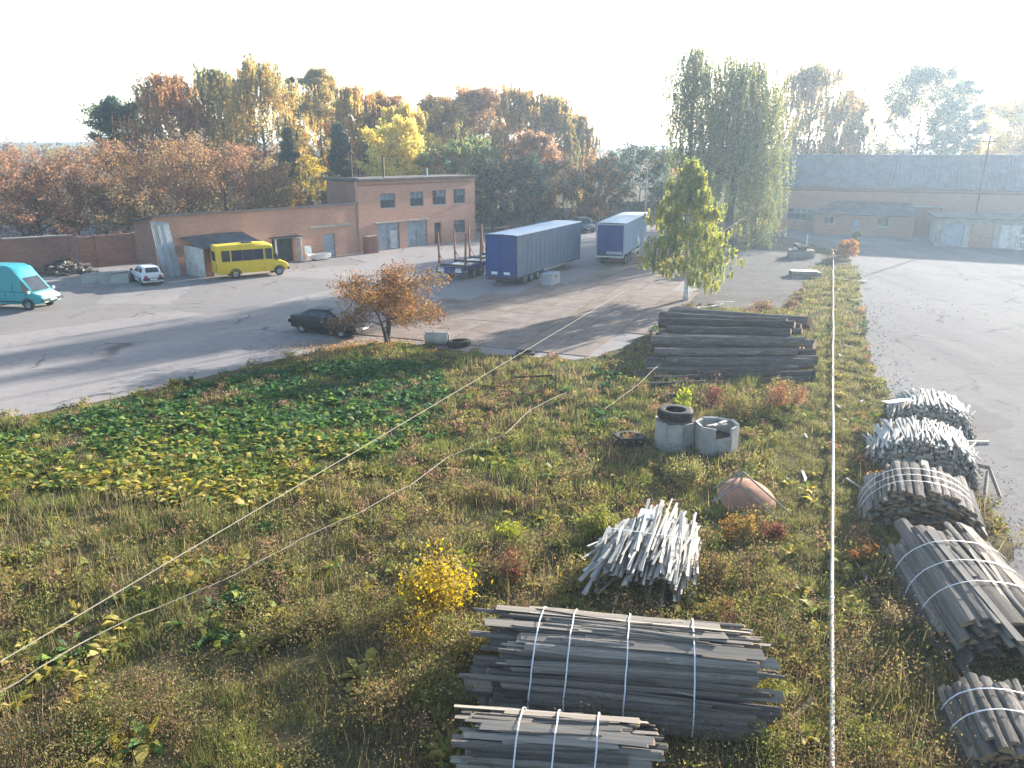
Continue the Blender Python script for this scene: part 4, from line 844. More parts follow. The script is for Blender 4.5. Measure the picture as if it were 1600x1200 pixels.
for i, (px, top, Y, wp, cols, kw, lab, nm) in enumerate(far):
    loc, h, wd = tpx(px, top, Y, wp * 1.04); k = dict(nleaf=32000 if h > 14 else 16000, ls=.21, nl=38, base=.16); k.update(kw)
    tree(nm, loc, h * 1.04, wd * 1.12, [tuple(min(.8, (q * .85 + .15 * sum(cc) / 3) * 1.7) for q in cc) for cc in cols], lab, 'tree', BG if px < 950 else 'hazy trees behind the workshop', seed=i + 3, **k)  # leaf colours greyed to hold haze and brightened to hold backlight
# bare trees
for i, (px, top, Y, wp, lab, bark, nl) in enumerate([(765, 158, 117, 60, 'bare white birch trunk standing among russet trees', 'bark_white', 16), (936, 212, 118, 62, 'bare grey tree with twisted branches at the end of the grove', 'bark_grey', 30)]):
    loc, h, wd = tpx(px, top, Y, wp); tree('bare_tree', loc, h, wd, BROWN, lab, 'tree', None, seed=60 + i, nleaf=500, ls=.12, nl=nl, base=.35, bark=bark, ns=6, trunk_r=.2)
# dark shrubs and bushes behind the trailers
for i, (px, top, Y, wp, cols, lab) in enumerate([
    (768, 262, 104, 66, DKGREEN + OLIVE[:1], 'dark green bush beside the two storey building'), (820, 258, 106, 76, DKGREEN, 'blue green bush right behind the curtain trailer'),
    (880, 262, 110, 80, BROWN + DKGREEN[:1], 'brown thicket behind the far parked car'), (940, 258, 114, 70, RUSTY + DKGREEN, 'rusty thicket at the far fence by the lamp post'),
    (1000, 236, 118, 90, DKGREEN, 'dark evergreen clump between the grove and the great willow'), (1040, 250, 122, 70, DKGREEN + OLIVE[:1], 'dark evergreen clump behind the young birch'), (960, 244, 124, 60, DKGREEN + BROWN[:1], 'dark evergreen clump beneath the bare grey tree')]):
    loc, h, wd = tpx(px, top, Y, wp); tree('bush', loc, h, wd * 1.1, cols, lab, 'bush', 'thicket behind the trailers', seed=80 + i, nleaf=6000, ls=.17, base=.04, shape='dome', nl=24, trunk_r=.1)
# orchard trees over the yard wall
orch = [(-60, 262, 92, 150, RED), (28, 252, 88, 130, RED), (95, 258, 80, 110, RED + BROWN), (160, 244, 90, 130, RED + RUSTY), (225, 250, 86, 120, RUSTY + GOLD[:1]), (292, 238, 88, 150, RUSTY + GOLD[:1]), (352, 246, 90, 110, RUSTY + RED), (398, 236, 100, 90, RED + RUSTY), (430, 262, 94, 80, RUSTY + GOLD), (60, 290, 76, 120, RED + BROWN), (180, 286, 80, 120, BROWN + RUSTY + OLIVE[:1])]
olab = ['red leaved orchard tree beyond the end of the brick yard wall', 'reddest orchard tree straight behind the teal van', 'mauve brown orchard tree above the yard wall pilaster', 'red topped orchard tree above the log rubbish heap', 'orange brown orchard tree above the leaning metal sheets', 'widest russet orchard tree with dark limbs above the lean-to shed', 'russet orchard tree above the yellow minibus', 'reddish orchard tree under the tall golden birch', 'amber orchard tree next to the yellow sapling', 'low red brown orchard tree close behind the brick yard wall', 'low olive brown orchard tree close behind the broken wall']
for i, (px, top, Y, wp, cols) in enumerate(orch):
    loc, h, wd = tpx(px, top, Y, wp); tree('orchard_tree', loc, h, wd * 1.12, [tuple((q * .72 + .28 * sum(cc) / 3) * 1.2 for q in cc) for cc in cols], olab[i], 'tree', 'orchard trees over the wall', seed=120 + i, nleaf=7000, ls=.13, base=.12, shape='dome', nl=26, trunk_r=.16, rise=.8, ns=6, spread=.5)
for i, (px, top, Y, wp, cols, lab) in enumerate([(486, 236, 92, 62, YEL + GOLD, 'slender yellow sapling behind the one storey roof'), (520, 262, 98, 40, GOLD, 'golden sapling close to the two storey end wall'), (455, 290, 88, 60, GOLD + BROWN, 'tawny bush peeping over the one storey roof')]):
    loc, h, wd = tpx(px, top, Y, wp); tree('sapling', loc, h, wd, cols, lab, 'tree', None, seed=150 + i, nleaf=3500, ls=.14, base=.1, nl=22, trunk_r=.07)
# the great weeping willow and the young birch in front of it
loc = Vector((23.2, 86.5, 0)); WIL = [(0.16, 0.19, 0.08), (0.20, 0.215, 0.08), (0.13, 0.16, 0.075), (0.25, 0.23, 0.08)]
tree('weeping_willow', loc, 19.2, 10.0, WIL, 'tall weeping willow with long hanging grey green strands', 'tree', None, seed=203, nleaf=100000, ls=.12, weep=.68, base=.34, nl=30, ns=5, shape='dome', trunk_r=.45, droop=.25, rise=1.2)
tree('weeping_willow', Vector((19.0, 88.0, 0)), 21.4, 6.4, WIL, 'slim ragged willow stem leaning beside the tall weeping willow', 'tree', None, seed=211, nleaf=15000, ls=.14, weep=.3, base=.45, nl=18, ns=4, trunk_r=.4, droop=.2, lean=(.6, .3), rise=1.4)
pb = at(1076, 470); BIR = [(0.36, 0.36, 0.08), (0.28, 0.31, 0.075), (0.44, 0.38, 0.08), (0.20, 0.25, 0.075)]
tree('young_birch', (pb.x, pb.y, 0), 10.2, 6.8, BIR, 'young yellow green birch with several white stems in front of the willow', 'tree', None, seed=220, nleaf=60000, ls=.095, base=.16, nl=60, ns=6, shape='cone', bark='bark_white', trunk_r=.11, trunks=3, weep=.05, droop=.3, rise=.6)
# small orange tree on the verge
po = at(606, 537); ORG = [(0.21, 0.095, 0.04), (0.17, 0.082, 0.04), (0.27, 0.14, 0.05), (0.14, 0.08, 0.045), (0.26, 0.17, 0.06)]
tree('orange_leaved_tree', (po.x, po.y, 0), 3.35, 5.2, ORG, 'small spreading tree with rust orange leaves on the verge by the saloon car', 'tree', None, seed=238, trunks=3, fork=.12, nleaf=13000, ls=.07, base=.30, nl=20, ns=7, shape='dome', trunk_r=.12, rise=.75, spread=.8, droop=.25, quad=True, lean=(.25, 0))
# bushes at the foot of the willow
for i, (px, py, h, wd, cols, lab) in enumerate([(1178, 388, 3.6, 4.0, GREEN + OLIVE, 'leafy green bush at the foot of the tall willow'), (1322, 404, 1.3, 1.9, [(0.45, 0.22, 0.05), (0.38, 0.2, 0.06)], 'small orange bush at the far end of the white pipe'), (1335, 396, 2.2, 1.0, GREEN, 'thin green shoot beside the small orange bush'), (1108, 425, 1.6, 2.2, DKGREEN + BROWN, 'dark scrub behind the white birch stems')]):
    p = at(px, py); tree('bush', (p.x, p.y, 0), h, wd, cols, lab, 'bush', None, seed=260 + i, nleaf=2600, ls=.1, base=.05, shape='dome', nl=16, trunk_r=.05)
# far tree line on the rising land
r = np.random.default_rng(5); n = 26000; X = r.uniform(-620, 900, n); band = r.random(n) < .5
Yf = np.where(band, r.uniform(260, 330, n), r.uniform(420, 560, n)); hmax = np.where(band, 7.0, 10.5) + 3.0 * vnoise(X, Yf, 22, 5) + 2.2 * vnoise(X, Yf, 8, 6) - np.where(X > 0, 2.5, 0)
Zf = r.uniform(0, 1, n) ** .6 * hmax
link('crown', leaves('distant_trees', np.stack([X, Yf, Zf], -1), r.uniform(.8, 1.9, n), palette(BROWN + OLIVE + RED[:1] + DKGREEN, n, r), r, .7, 0, False)); o = C.objects[-1]; o.name = 'distant_woodland'; tag(o, 'hazy far-off belt of autumn woodland on the horizon', 'woodland', kind='stuff')

# ------------------------------------------------------------------ field: grass, weeds, dock
r = np.random.default_rng(11)
def scatter(n, dens=None, poly=FIELD, box=(-34, 32, 8.5, 72), p=1.5):
    out = []; tot = 0
    while tot < n:
        k = n * 3; y = 8.5 + (box[3] - 8.5) * r.random(k) ** 2.0; x = r.uniform(-1, 1, k) * (y * .72 + 3)
        ok = inpoly(x, y, poly)
        if dens is not None: ok &= r.random(k) < dens(x, y)
        q = np.stack([x[ok], y[ok]], -1); out.append(q); tot += len(q)
        if k and len(q) == 0: break
    return np.concatenate(out)[:n]
def world2px(x, y, z=0.0):
    zz = z - CAM_H; fw = y * math.cos(PITCH) - zz * math.sin(PITCH); up = y * math.sin(PITCH) + zz * math.cos(PITCH)
    return 800 + FPX * x / fw, 600 - FPX * up / fw
BAND = PX([(-120, 735), (60, 672), (200, 632), (430, 582), (560, 566), (680, 580), (705, 630), (640, 690), (500, 770), (380, 800), (250, 790), (100, 770), (-120, 815)])
STRIP = PX([(1262, 400), (1340, 400), (1350, 560), (1385, 640), (1340, 760), (1330, 900), (1210, 900), (1215, 700), (1240, 600)])
def blades(pts, hgt, wid, col, lean=0.5):
    n = len(pts); z = gz(pts[:, 0], pts[:, 1]); base = np.stack([pts[:, 0], pts[:, 1], z - .02], -1)
    a = r.uniform(0, 2 * np.pi, n); d = np.stack([np.cos(a), np.sin(a), np.zeros(n)], -1); a2 = r.uniform(0, 2 * np.pi, n); ln = r.uniform(0, lean, n) * hgt
    tip = base + np.stack([np.cos(a2) * ln, np.sin(a2) * ln, hgt], -1)
    v = np.stack([base - d * wid[:, None], base + d * wid[:, None], tip], 1).reshape(-1, 3)
    return v, np.repeat(col, 3, 0)
nb = 330000; pt = scatter(nb); dist = np.hypot(pt[:, 0], pt[:, 1])
tuft = vnoise(pt[:, 0], pt[:, 1], .55, 3); big = vnoise(pt[:, 0], pt[:, 1], 3.5, 4); inb = inpoly(pt[:, 0], pt[:, 1], BAND); ins = inpoly(pt[:, 0], pt[:, 1], STRIP)
near_e = np.clip(edge_dist(pt[:, 0], pt[:, 1], FIELD) / 1.8, .25, 1)
hg = (.05 + .34 * tuft ** 1.6 * (.6 + .8 * big)) * np.clip(dist / 18, .85, 1.3) * near_e * np.where(ins, .5, 1.0) * np.where(inb, .65, 1.0) * r.uniform(.6, 1.3, nb)
wd_ = .006 * np.clip(dist / 12, 1, 4.0) * r.uniform(.7, 1.4, nb)
dry = np.array([(0.33, 0.26, 0.11), (0.26, 0.21, 0.09), (0.40, 0.32, 0.16), (0.22, 0.20, 0.07), (0.17, 0.125, 0.065)]); grn_ = np.array([(0.14, 0.175, 0.045), (0.18, 0.20, 0.05), (0.11, 0.14, 0.045), (0.23, 0.225, 0.06)])
gmask = np.clip(vnoise(pt[:, 0], pt[:, 1], 2.2, 8) * 1.5 - .12 + .15 * (pt[:, 1] > 22), .12, .85) * np.where(ins, .9, 1)
isg = r.random(nb) < gmask
colb = np.where(isg[:, None], grn_[r.integers(0, 4, nb)], dry[r.integers(0, 5, nb)]) * (1 + r.normal(0, .18, (nb, 1))).clip(.5, 1.6)
v, c = blades(pt, hg, wd_, colb.clip(0, 1), .7)
n2 = 70000; p2 = scatter(n2, lambda x, y: np.where(y > 42, .3, 1) * np.clip(vnoise(x, y, .9, 35) * 2.4 - .5, .08, 1), poly=STRIP); d2 = np.hypot(p2[:, 0], p2[:, 1])
v2, c2 = blades(p2, (.04 + .13 * vnoise(p2[:, 0], p2[:, 1], .5, 31)) * r.uniform(.6, 1.3, n2) * np.clip(d2 / 25, 1, 2), .007 * np.clip(d2 / 12, 1, 5), palette([(0.27, 0.235, 0.10), (0.20, 0.185, 0.07), (0.33, 0.28, 0.15), (0.15, 0.15, 0.055)], n2, r), .9)
n3 = 9000; p3 = scatter(n3, lambda x, y: np.clip(vnoise(x, y, 2.6, 33) * 3 - 1.4, 0.02, 1) * np.where(inpoly(x, y, STRIP), .05, 1) * np.where(inpoly(x, y, BAND), .1, 1))
v3, c3 = blades(p3, r.uniform(.3, .85, n3) * np.clip(1.5 - p3[:, 1] / 40, .4, 1), .006 * np.clip(np.hypot(p3[:, 0], p3[:, 1]) / 12, 1, 3), palette([(0.36, 0.28, 0.15), (0.28, 0.2, 0.11), (0.2, 0.14, 0.09)], n3, r), .5)
v = np.concatenate([v, v2, v3]); c = np.concatenate([c, c2, c3])
tag(link('grass', np_mesh('grass', v, np.arange(len(v)).reshape(-1, 3), GRASS, c)), 'tangled dry and green grass over the whole plot', 'grass', kind='stuff')
# weedy herbage: clumps of small leaves and seed heads
def clumpy(n_c, per, dens, cols, hfun, ls, rad, w=None):
    cp = scatter(n_c, dens); z = gz(cp[:, 0], cp[:, 1]); h = hfun(cp); k = np.repeat(np.arange(n_c), per); n = len(k)
    rr_ = rad * r.uniform(.5, 1.4, n_c)[k]; g = r.normal(0, .45, (n, 2)) * rr_[:, None]; t = r.random(n)
    P_ = np.stack([cp[k, 0] + g[:, 0] * (.5 + .6 * t), cp[k, 1] + g[:, 1] * (.5 + .6 * t), z[k] + .03 + h[k] * t], -1)
    cc = palette(cols, n_c, r, .15, w)[k] * (1 + r.normal(0, .2, (n, 1))).clip(.5, 1.6)
    dd = np.hypot(P_[:, 0], P_[:, 1]); return P_, cc.clip(0, 1), ls * np.clip(dd / 14, .9, 2.6) * r.uniform(.6, 1.4, n)
offb = lambda x, y: np.where(inpoly(x, y, BAND), .15, 1.0) * np.where(inpoly(x, y, STRIP), .12, 1.0) * np.clip(vnoise(x, y, 1.6, 12) * 1.8 - .4, 0.05, 1)
HERB = [(0.25, 0.20, 0.07), (0.20, 0.19, 0.06), (0.27, 0.18, 0.09), (0.16, 0.17, 0.05), (0.12, 0.09, 0.05), (0.24, 0.22, 0.07), (0.24, 0.14, 0.09)]
P1, C1, S1 = clumpy(5200, 55, offb, HERB, lambda c: .15 + .55 * r.random(len(c)) ** 1.5 * np.clip(1.6 - c[:, 1] / 22, .35, 1), .024, .33)
P3, C3, S3 = clumpy(1500, 60, lambda x, y: np.clip(1.9 - y / 11, .03, 1) * np.clip(vnoise(x, y, 1.8, 14) * 2.2 - .7, 0.0, 1) * np.where(inpoly(x, y, STRIP), 0.1, 1), [(0.19, 0.12, 0.075), (0.15, 0.10, 0.06), (0.13, 0.115, 0.05), (0.24, 0.17, 0.09)], lambda c: .35 + .5 * r.random(len(c)), .017, .34)
P1 = np.concatenate([P1, P3]); C1 = np.concatenate([C1, C3]); S1 = np.concatenate([S1, S3])
tag(link('weeds', leaves('weeds', P1, S1, C1, r, .55, -.3, False, LEAF)), 'brown and olive weeds with seed heads among the grass', 'weeds', kind='stuff')
# weeds rooted in the joints of the concrete apron, and gravel along the road edge
jl = []
for j, (i0, i1) in ((1, (0, 8)), (2, (0, 11)), (-1, (0, 5)), (4, (2, 12))):
    for t in np.arange(i0 * 3.04, i1 * 3.04, .035):
        if vnoise([t], [j * 7.0], 1.7, 40)[0] > .5: q = O_ap + a_ax * t + b_ax * (j * 2.04 + random.gauss(0, .05)); jl.append((q.x, q.y))
jl = np.array(jl); nj = len(jl); vj, cj = blades(jl, r.uniform(.04, .16, nj), np.full(nj, .02), palette([(0.27, 0.2, 0.1), (0.2, 0.18, 0.07), (0.3, 0.2, 0.1)], nj, r), 1.0)
tag(link('joint_weeds', np_mesh('joint_weeds', vj, np.arange(len(vj)).reshape(-1, 3), GRASS, cj)), 'dry weeds growing in the joints of the concrete slabs', 'weeds', kind='stuff')
gv = []
for i in range(len(E_R) - 1):
    for k in range(260): f = r.random(); gv.append((E_R[i][0] * (1 - f) + E_R[i + 1][0] * f + r.normal(.4, .7), E_R[i][1] * (1 - f) + E_R[i + 1][1] * f + r.normal(0, .5)))
for k in range(500): gv.append((r.uniform(14, 30), r.uniform(48, 82)))
gv = np.array(gv); ng = len(gv); gs = r.uniform(.015, .05, ng) * np.clip(gv[:, 1] / 30, .7, 1.6); un = np.array([(1, 0, 0), (0, 1, 0), (-1, 0, 0), (0, -1, 0), (0, 0, .8), (0, 0, -.3)])
vv = (np.array([gv[:, 0], gv[:, 1], gz(gv[:, 0], gv[:, 1]) + .012]).T)[:, None, :] + un[None] * gs[:, None, None] * r.uniform(.6, 1.3, (ng, 6, 1)); ff = (np.arange(ng) * 6)[:, None, None] + np.array([[0, 1, 4], [1, 2, 4], [2, 3, 4], [3, 0, 4], [1, 0, 5], [2, 1, 5], [3, 2, 5], [0, 3, 5]])[None]
MAT['stone'] = pm('gravel_stone', (0.28, 0.27, 0.26), (0.46, 0.44, 0.42), 3, 0.9, bmp=0)
tag(link('gravel', np_mesh('gravel', vv.reshape(-1, 3), ff.reshape(-1, 3), MAT['stone'])), 'loose gravel along the road edge and the dirt lot', 'gravel', kind='stuff')
# litter of fallen leaves under the orange tree and along the verge
lp_ = np.concatenate([np.stack([po.x - 1.0 + r.normal(0, 2.2, 2600), po.y - .9 + r.normal(0, 1.1, 2600)], -1), scatter(3000)]); n = len(lp_)
LP = np.stack([lp_[:, 0], lp_[:, 1], gz(lp_[:, 0], lp_[:, 1]) + .03 + .02 * r.random(n)], -1)
tag(link('fallen_leaves', leaves('fallen_leaves', LP, r.uniform(.03, .07, n), palette([(0.36, 0.19, 0.06), (0.42, 0.28, 0.09), (0.28, 0.15, 0.07)], n, r), r, .6, 0, False, LEAF)), 'scattered fallen leaves round the small orange tree', 'leaves', kind='stuff')
# broad dock leaves: a bent blade of four faces
def dock_geo(cp, per, L0, W0, cols, ysel):
    n_c = len(cp); k = np.repeat(np.arange(n_c), per); n = len(k); z = gz(cp[:, 0], cp[:, 1])
    a = r.uniform(0, 2 * np.pi, n); tl = r.uniform(.45, 1.35, n); L = L0 * r.uniform(.6, 1.25, n) * r.uniform(.75, 1.25, n_c)[k]; W = W0 * r.uniform(.7, 1.3, n) * L / L0
    d = np.stack([np.cos(a), np.sin(a), np.zeros(n)], -1); s = np.stack([-np.sin(a), np.cos(a), np.zeros(n)], -1) ; up = np.array([0, 0, 1.0])
    b = np.stack([cp[k, 0], cp[k, 1], z[k] - .01], -1) + d * r.uniform(0, .12, n)[:, None]
    roll = r.normal(0, .45, n)[:, None]
    def pt_(f, el): return b + (d * np.cos(el)[:, None] + up * np.sin(el)[:, None]) * (L * f)[:, None]
    p1 = pt_(.25, tl); p2 = p1 + (d * np.cos(tl - .5)[:, None] + up * np.sin(tl - .5)[:, None]) * (L * .4)[:, None]; p3 = p2 + (d * np.cos(tl - 1.2)[:, None] + up * np.sin(tl - 1.2)[:, None]) * (L * .4)[:, None]
    sv = s + up * roll; sv /= np.linalg.norm(sv, axis=1, keepdims=True)
    v = np.stack([b - sv * .006, b + sv * .006, p1 - sv * (W * .8)[:, None], p1 + sv * (W * .8)[:, None], p2 - sv * W[:, None], p2 + sv * W[:, None], p3], 1).reshape(-1, 3)
    o = (np.arange(n) * 7)[:, None, None]; t = np.array([[0, 1, 3], [0, 3, 2], [2, 3, 5], [2, 5, 4], [4, 5, 6]])[None]
    f = (o + t).reshape(-1, 3)
    cols = np.array(cols); ci = (ysel(cp)[k] + r.normal(0, .22, n)).clip(0, .999); ci = (ci * len(cols)).astype(int)
    col = cols[ci] * (1 + r.normal(0, .16, (n, 1))).clip(.6, 1.5); return v, f, np.repeat(col.clip(0, 1), 7, 0)
DOCK = [(0.05, 0.12, 0.035), (0.07, 0.155, 0.04), (0.10, 0.185, 0.045), (0.16, 0.23, 0.045), (0.27, 0.28, 0.05), (0.36, 0.31, 0.05), (0.42, 0.33, 0.08)]
bd = lambda x, y: np.where(inpoly(x, y, BAND), np.clip(vnoise(x, y, 1.3, 21) * 2.0 - .35, .04, 1), .02 * (vnoise(x, y, 2.0, 22) > .45) + .0)
cp = scatter(5000, bd)
def ys_(c):
    px, py = world2px(c[:, 0], c[:, 1]); return np.clip((py - (690 - .06 * px)) / 170 + .28 + .35 * (vnoise(c[:, 0], c[:, 1], 2.5, 23) - .5), .05, .85)
v, f_, c_ = dock_geo(cp, 11, .34, .058, DOCK, ys_)
tag(link('dock_plants', np_mesh('dock_plants', v, f_, LEAF, c_)), 'dense patch of broad green and yellowing dock leaves across the plot', 'ground cover', kind='stuff')
# single plants that stand out
def dock_plant(px, py, n, sel, label, L=.5, W=.085, rad=.5):
    p = at(px, py); g = gz1(p.x, p.y); c = np.stack([r.normal(0, rad * .5, n) + p.x, r.normal(0, rad * .5, n) + p.y], -1)
    v, f_, c_ = dock_geo(c, 15, L * .72, W * .66, DOCK, lambda q: np.full(len(q), sel)); v = v - np.array([p.x, p.y, g])
    e = empty('dock_plant', (p.x, p.y, g), 0, label, 'plant', 'leafy dock clumps standing out of the grass'); link('foliage', np_mesh('foliage', v, f_, LEAF, c_), e)
    for q in c[:3]: MB().tube([(q[0] - p.x, q[1] - p.y, -.03), (q[0] - p.x + .02, q[1] - p.y, .25)], [.012, .006], 4).build('stem', MAT['bark'], e)
for a in [(412, 826, 9, .50, 'bright green dock clump crossed by the slack rope', .45, .08, .7), (418, 902, 6, .42, 'green dock clump below the two ropes, beside bare soil', .45, .08, .55), (362, 955, 8, .36, 'large dark green dock clump in the middle of the weeds', .5, .085, .6), (330, 1006, 6, .42, 'glossy green dock clump just below the large dark one', .48, .08, .5),
          (536, 824, 7, .78, 'pale yellow dock clump under the taut rope', .42, .07, .55), (190, 1160, 7, .72, 'big yellowing dock with one upright leaf at the near weeds', .6, .1, .5), (812, 726, 14, .66, 'broad half yellow dock patch between rope and old tyre', .45, .085, 1.3), (762, 716, 9, .72, 'yellow tipped dock patch beside the broad half yellow one', .42, .08, .8), (856, 748, 7, .6, 'green and yellow dock near the broken slat pile', .48, .09, .6),
          (728, 662, 7, .76, 'yellow dock clump by the rusty frame', .4, .07, .6), (955, 655, 12, .2, 'dark green dock patch beside the flat lying tyre', .45, .085, 1.2), (975, 600, 12, .2, 'dark green dock patch at the foot of the log stack', .45, .085, 1.3), (650, 745, 6, .7, 'yellow green dock clump at the slack rope bend', .4, .07, .5), (582, 742, 7, .74, 'yellow dock clump at the edge of the green patch', .42, .075, .6), (60, 870, 7, .5, 'lone green dock clump in olive grass', .42, .08, .6), (225, 940, 6, .55, 'yellow green dock near the rope end', .42, .08, .5), (110, 1040, 5, .5, 'small green dock beside the lower rope', .4, .07, .4)]: dock_plant(*a)
def shrub(px, py, h, wd, cols, label, n=1800, ls=.035, name='shrub', stems=9, seed=0, up=1.0, grp=None):
    p = at(px, py); g = gz1(p.x, p.y); e = empty(name, (p.x, p.y, g), 0, label, 'shrub', grp); rr = random.Random(seed); q = np.random.default_rng(seed); m = MB(); anc = []
    for s in range(stems):
        a = rr.uniform(0, 6.28); rad = wd * .5 * math.sqrt(rr.random()); hh = h * rr.uniform(.6, 1.05) * (1 - .35 * (rad / (wd * .5)) ** 2); b = Vector((math.cos(a) * rad * .3, math.sin(a) * rad * .3, -.03)); t = Vector((math.cos(a) * rad, math.sin(a) * rad, hh)); mid = b.lerp(t, .5) + Vector((rr.uniform(-.06, .06), rr.uniform(-.06, .06), .05))
        MB().tube([b, mid, t], [.014, .009, .004], 4).build('stem', MAT['bark'], e)
        for k in range(14): f = rr.uniform(.2, 1.0) ** .8; anc.append(tuple((b.lerp(mid, f * 2) if f < .5 else mid.lerp(t, f * 2 - 1))))
    A_ = np.array(anc); k = q.integers(0, len(A_), n); P_ = A_[k] + q.normal(0, .11 * wd, (n, 3)) * [1, 1, .8]; P_[:, 2] = np.maximum(P_[:, 2], .02)
    link('foliage', leaves('foliage', P_, ls * q.uniform(.6, 1.4, n), (palette(cols, len(A_), q, .15)[k] * (1 + q.normal(0, .2, (n, 1)))).clip(0, 1), q, .5, .3, True, LEAF), e); return e
YW = [(0.50, 0.36, 0.035), (0.44, 0.31, 0.04), (0.36, 0.28, 0.05)]; OV = [(0.18, 0.19, 0.05), (0.24, 0.22, 0.055), (0.14, 0.16, 0.05)]; RD = [(0.20, 0.065, 0.05), (0.165, 0.075, 0.05), (0.22, 0.12, 0.065)]; TW = [(0.28, 0.19, 0.09), (0.22, 0.15, 0.08), (0.18, 0.16, 0.06)]
shl = [(688, 962, 1.35, 1.9, YW + YW + TW[:1], 'bright golden yellow shrub at the head of the strapped slab pack', 3800, .045), (655, 1010, .8, 1.4, TW + YW[:2], 'tawny seed headed shrub in front of the golden one', 2200, .025), (720, 1020, .85, 1.2, OV + TW, 'olive shrub at the corner of the strapped slab pack', 2400, .03), (690, 1100, .8, 1.3, OV + TW[:2], 'olive brown shrub beside the nearest slab pack', 2400, .03), (600, 1130, .6, 1.4, TW, 'dry brown shrub left alone in the near weeds', 2200, .025),
       (930, 845, .9, 1.1, OV + [(0.3, 0.3, 0.05)], 'green yellow shrub against the white slat pile', 2200, .035), (800, 850, .5, .8, [(0.34, 0.36, 0.05), (0.28, 0.3, 0.05)], 'lime green low shrub in dry grass', 1000, .03), (805, 905, .6, 1.0, RD + TW, 'reddish dry shrub behind the golden shrub', 1600, .03), (1075, 760, 1.0, 1.4, OV + TW[:1] + [(0.36, 0.34, 0.2)], 'tall pale leaved weed shrub in front of the concrete rings', 2600, .03),
       (1150, 655, 1.0, 2.0, OV + RD[2:] + TW, 'mixed olive shrub at the right end of the log stack', 2600, .04), (1225, 648, 1.3, 1.5, [(0.34, 0.2, 0.11), (0.28, 0.15, 0.08)] + RD[:1], 'upright pinkish brown shrub beside the log ends', 2400, .035), (1115, 640, .9, .9, RD, 'thin red shrub behind the broken concrete ring', 1000, .035), (1205, 850, .6, .8, RD + RD[:1], 'red leaved shrub under the rusty disc', 1400, .03), (1150, 852, .75, 1.0, [(0.30, 0.14, 0.05), (0.36, 0.2, 0.07)] + OV[:1], 'orange brown shrub between slat pile and rusty disc', 2000, .03), (1115, 930, .85, 1.2, OV + RD[1:] + TW, 'dark mixed shrub at the end of the white slat pile', 2600, .03), (1185, 930, .5, 1.2, TW + OV, 'pale dry weed shrub right of the slat pile', 1600, .022), (1125, 985, .6, .9, RD + OV, 'reddish shrub at the far corner of the slab pack', 1400, .03),
       (1200, 1110, .55, .9, OV + [(0.3, 0.3, 0.06)], 'green shrub growing by the slab pack ends', 1600, .03), (1195, 1190, .5, 1.0, OV, 'low green shrub in front of the slab pack ends', 1500, .03), (935, 1150, .35, .5, OV, 'small green sprout between the two slab packs', 600, .03), (1340, 1180, .3, 1.1, [(0.16, 0.2, 0.05), (0.22, 0.24, 0.06)], 'low green tuft by the white pipe', 1500, .025),
       (1418, 770, .55, .5, [(0.45, 0.38, 0.06), (0.36, 0.32, 0.06)], 'yellow sprout behind the bark slab tent', 500, .045), (1368, 768, .5, .6, [(0.45, 0.2, 0.05), (0.42, 0.26, 0.06)], 'orange sprout beside the grey slab tent', 500, .04), (1350, 735, .4, .8, RD, 'low red shrub by the second stick bundle', 900, .03), (1345, 885, .5, .9, [(0.4, 0.14, 0.05), (0.3, 0.12, 0.05)] + OV[:1], 'low orange red shrub by the long slab pack', 900, .03), (1400, 990, .6, .8, [(0.36, 0.28, 0.16), (0.3, 0.22, 0.12)], 'straw coloured dry grass shrub beside the long slab pack', 1400, .02),
       (760, 640, .4, 1.0, [(0.32, 0.22, 0.12), (0.26, 0.18, 0.09)], 'straw coloured shrub inside the rusty frame', 1200, .03), (1190, 485, .5, 1.6, RD[1:] + TW, 'reddish brown scrub on the dirt lot behind the logs', 1300, .05), (1235, 480, .4, 1.2, TW + RD[:1], 'low brown scrub by the dirt lot edge', 900, .05), (500, 985, .55, 1.2, OV[2:] + TW[1:], 'dark olive shrub in the middle weeds', 2200, .026), (440, 1000, .5, 1.2, OV + TW, 'grey green shrub beside the glossy dock', 2000, .026), (760, 780, .4, .9, RD[1:2] + TW[1:], 'dark red brown dry shrub on the open grass', 1300, .025)]
for i, a in enumerate(shl): shrub(*a, seed=300 + i)
# ------------------------------------------------------------------ timber
def bark_mat(name, c1, c2, c3):
    m, nt, b = base_mat(name, 0.95, 0.12)
    v = coords(nt, (1.2, 9, 9)); v2 = coords(nt, (3, 14, 14))
    col = ramp(nt, noise(nt, v, 1.2, 6, 0.7, 0.6), [(0.3, c1), (0.55, c2), (0.78, c3)])
    oi = N(nt, 'ShaderNodeObjectInfo'); mr = N(nt, 'ShaderNodeMapRange'); mr.inputs['To Min'].default_value = .6; mr.inputs['To Max'].default_value = 1.65
    nt.links.new(oi.outputs['Random'], mr.inputs['Value']); hs = N(nt, 'ShaderNodeHueSaturation'); nt.links.new(mr.outputs[0], hs.inputs['Value']); nt.links.new(col, hs.inputs['Color'])
    nt.links.new(hs.outputs['Color'], b.inputs['Base Color']); bump(nt, b, noise(nt, v2, 1.6, 6, 0.75, 1.0), 1.0, 0.06); return m
MAT['log_bark'] = bark_mat('rough_bark', (0.05, 0.042, 0.036), (0.125, 0.107, 0.094), (0.25, 0.22, 0.195))
MAT['slab_bark'] = bark_mat('slab_bark', (0.12, 0.10, 0.085), (0.30, 0.262, 0.225), (0.50, 0.45, 0.39))
MAT['sawn_grey'] = pm('weathered_sawn_wood', (0.215, 0.182, 0.148), (0.35, 0.30, 0.245), 2.2, 0.88, 0.15, stretch=(.5, 7, 7), bmp=0.35, bdist=0.01, dirt=(0.17, 0.15, 0.13), vary=.25)
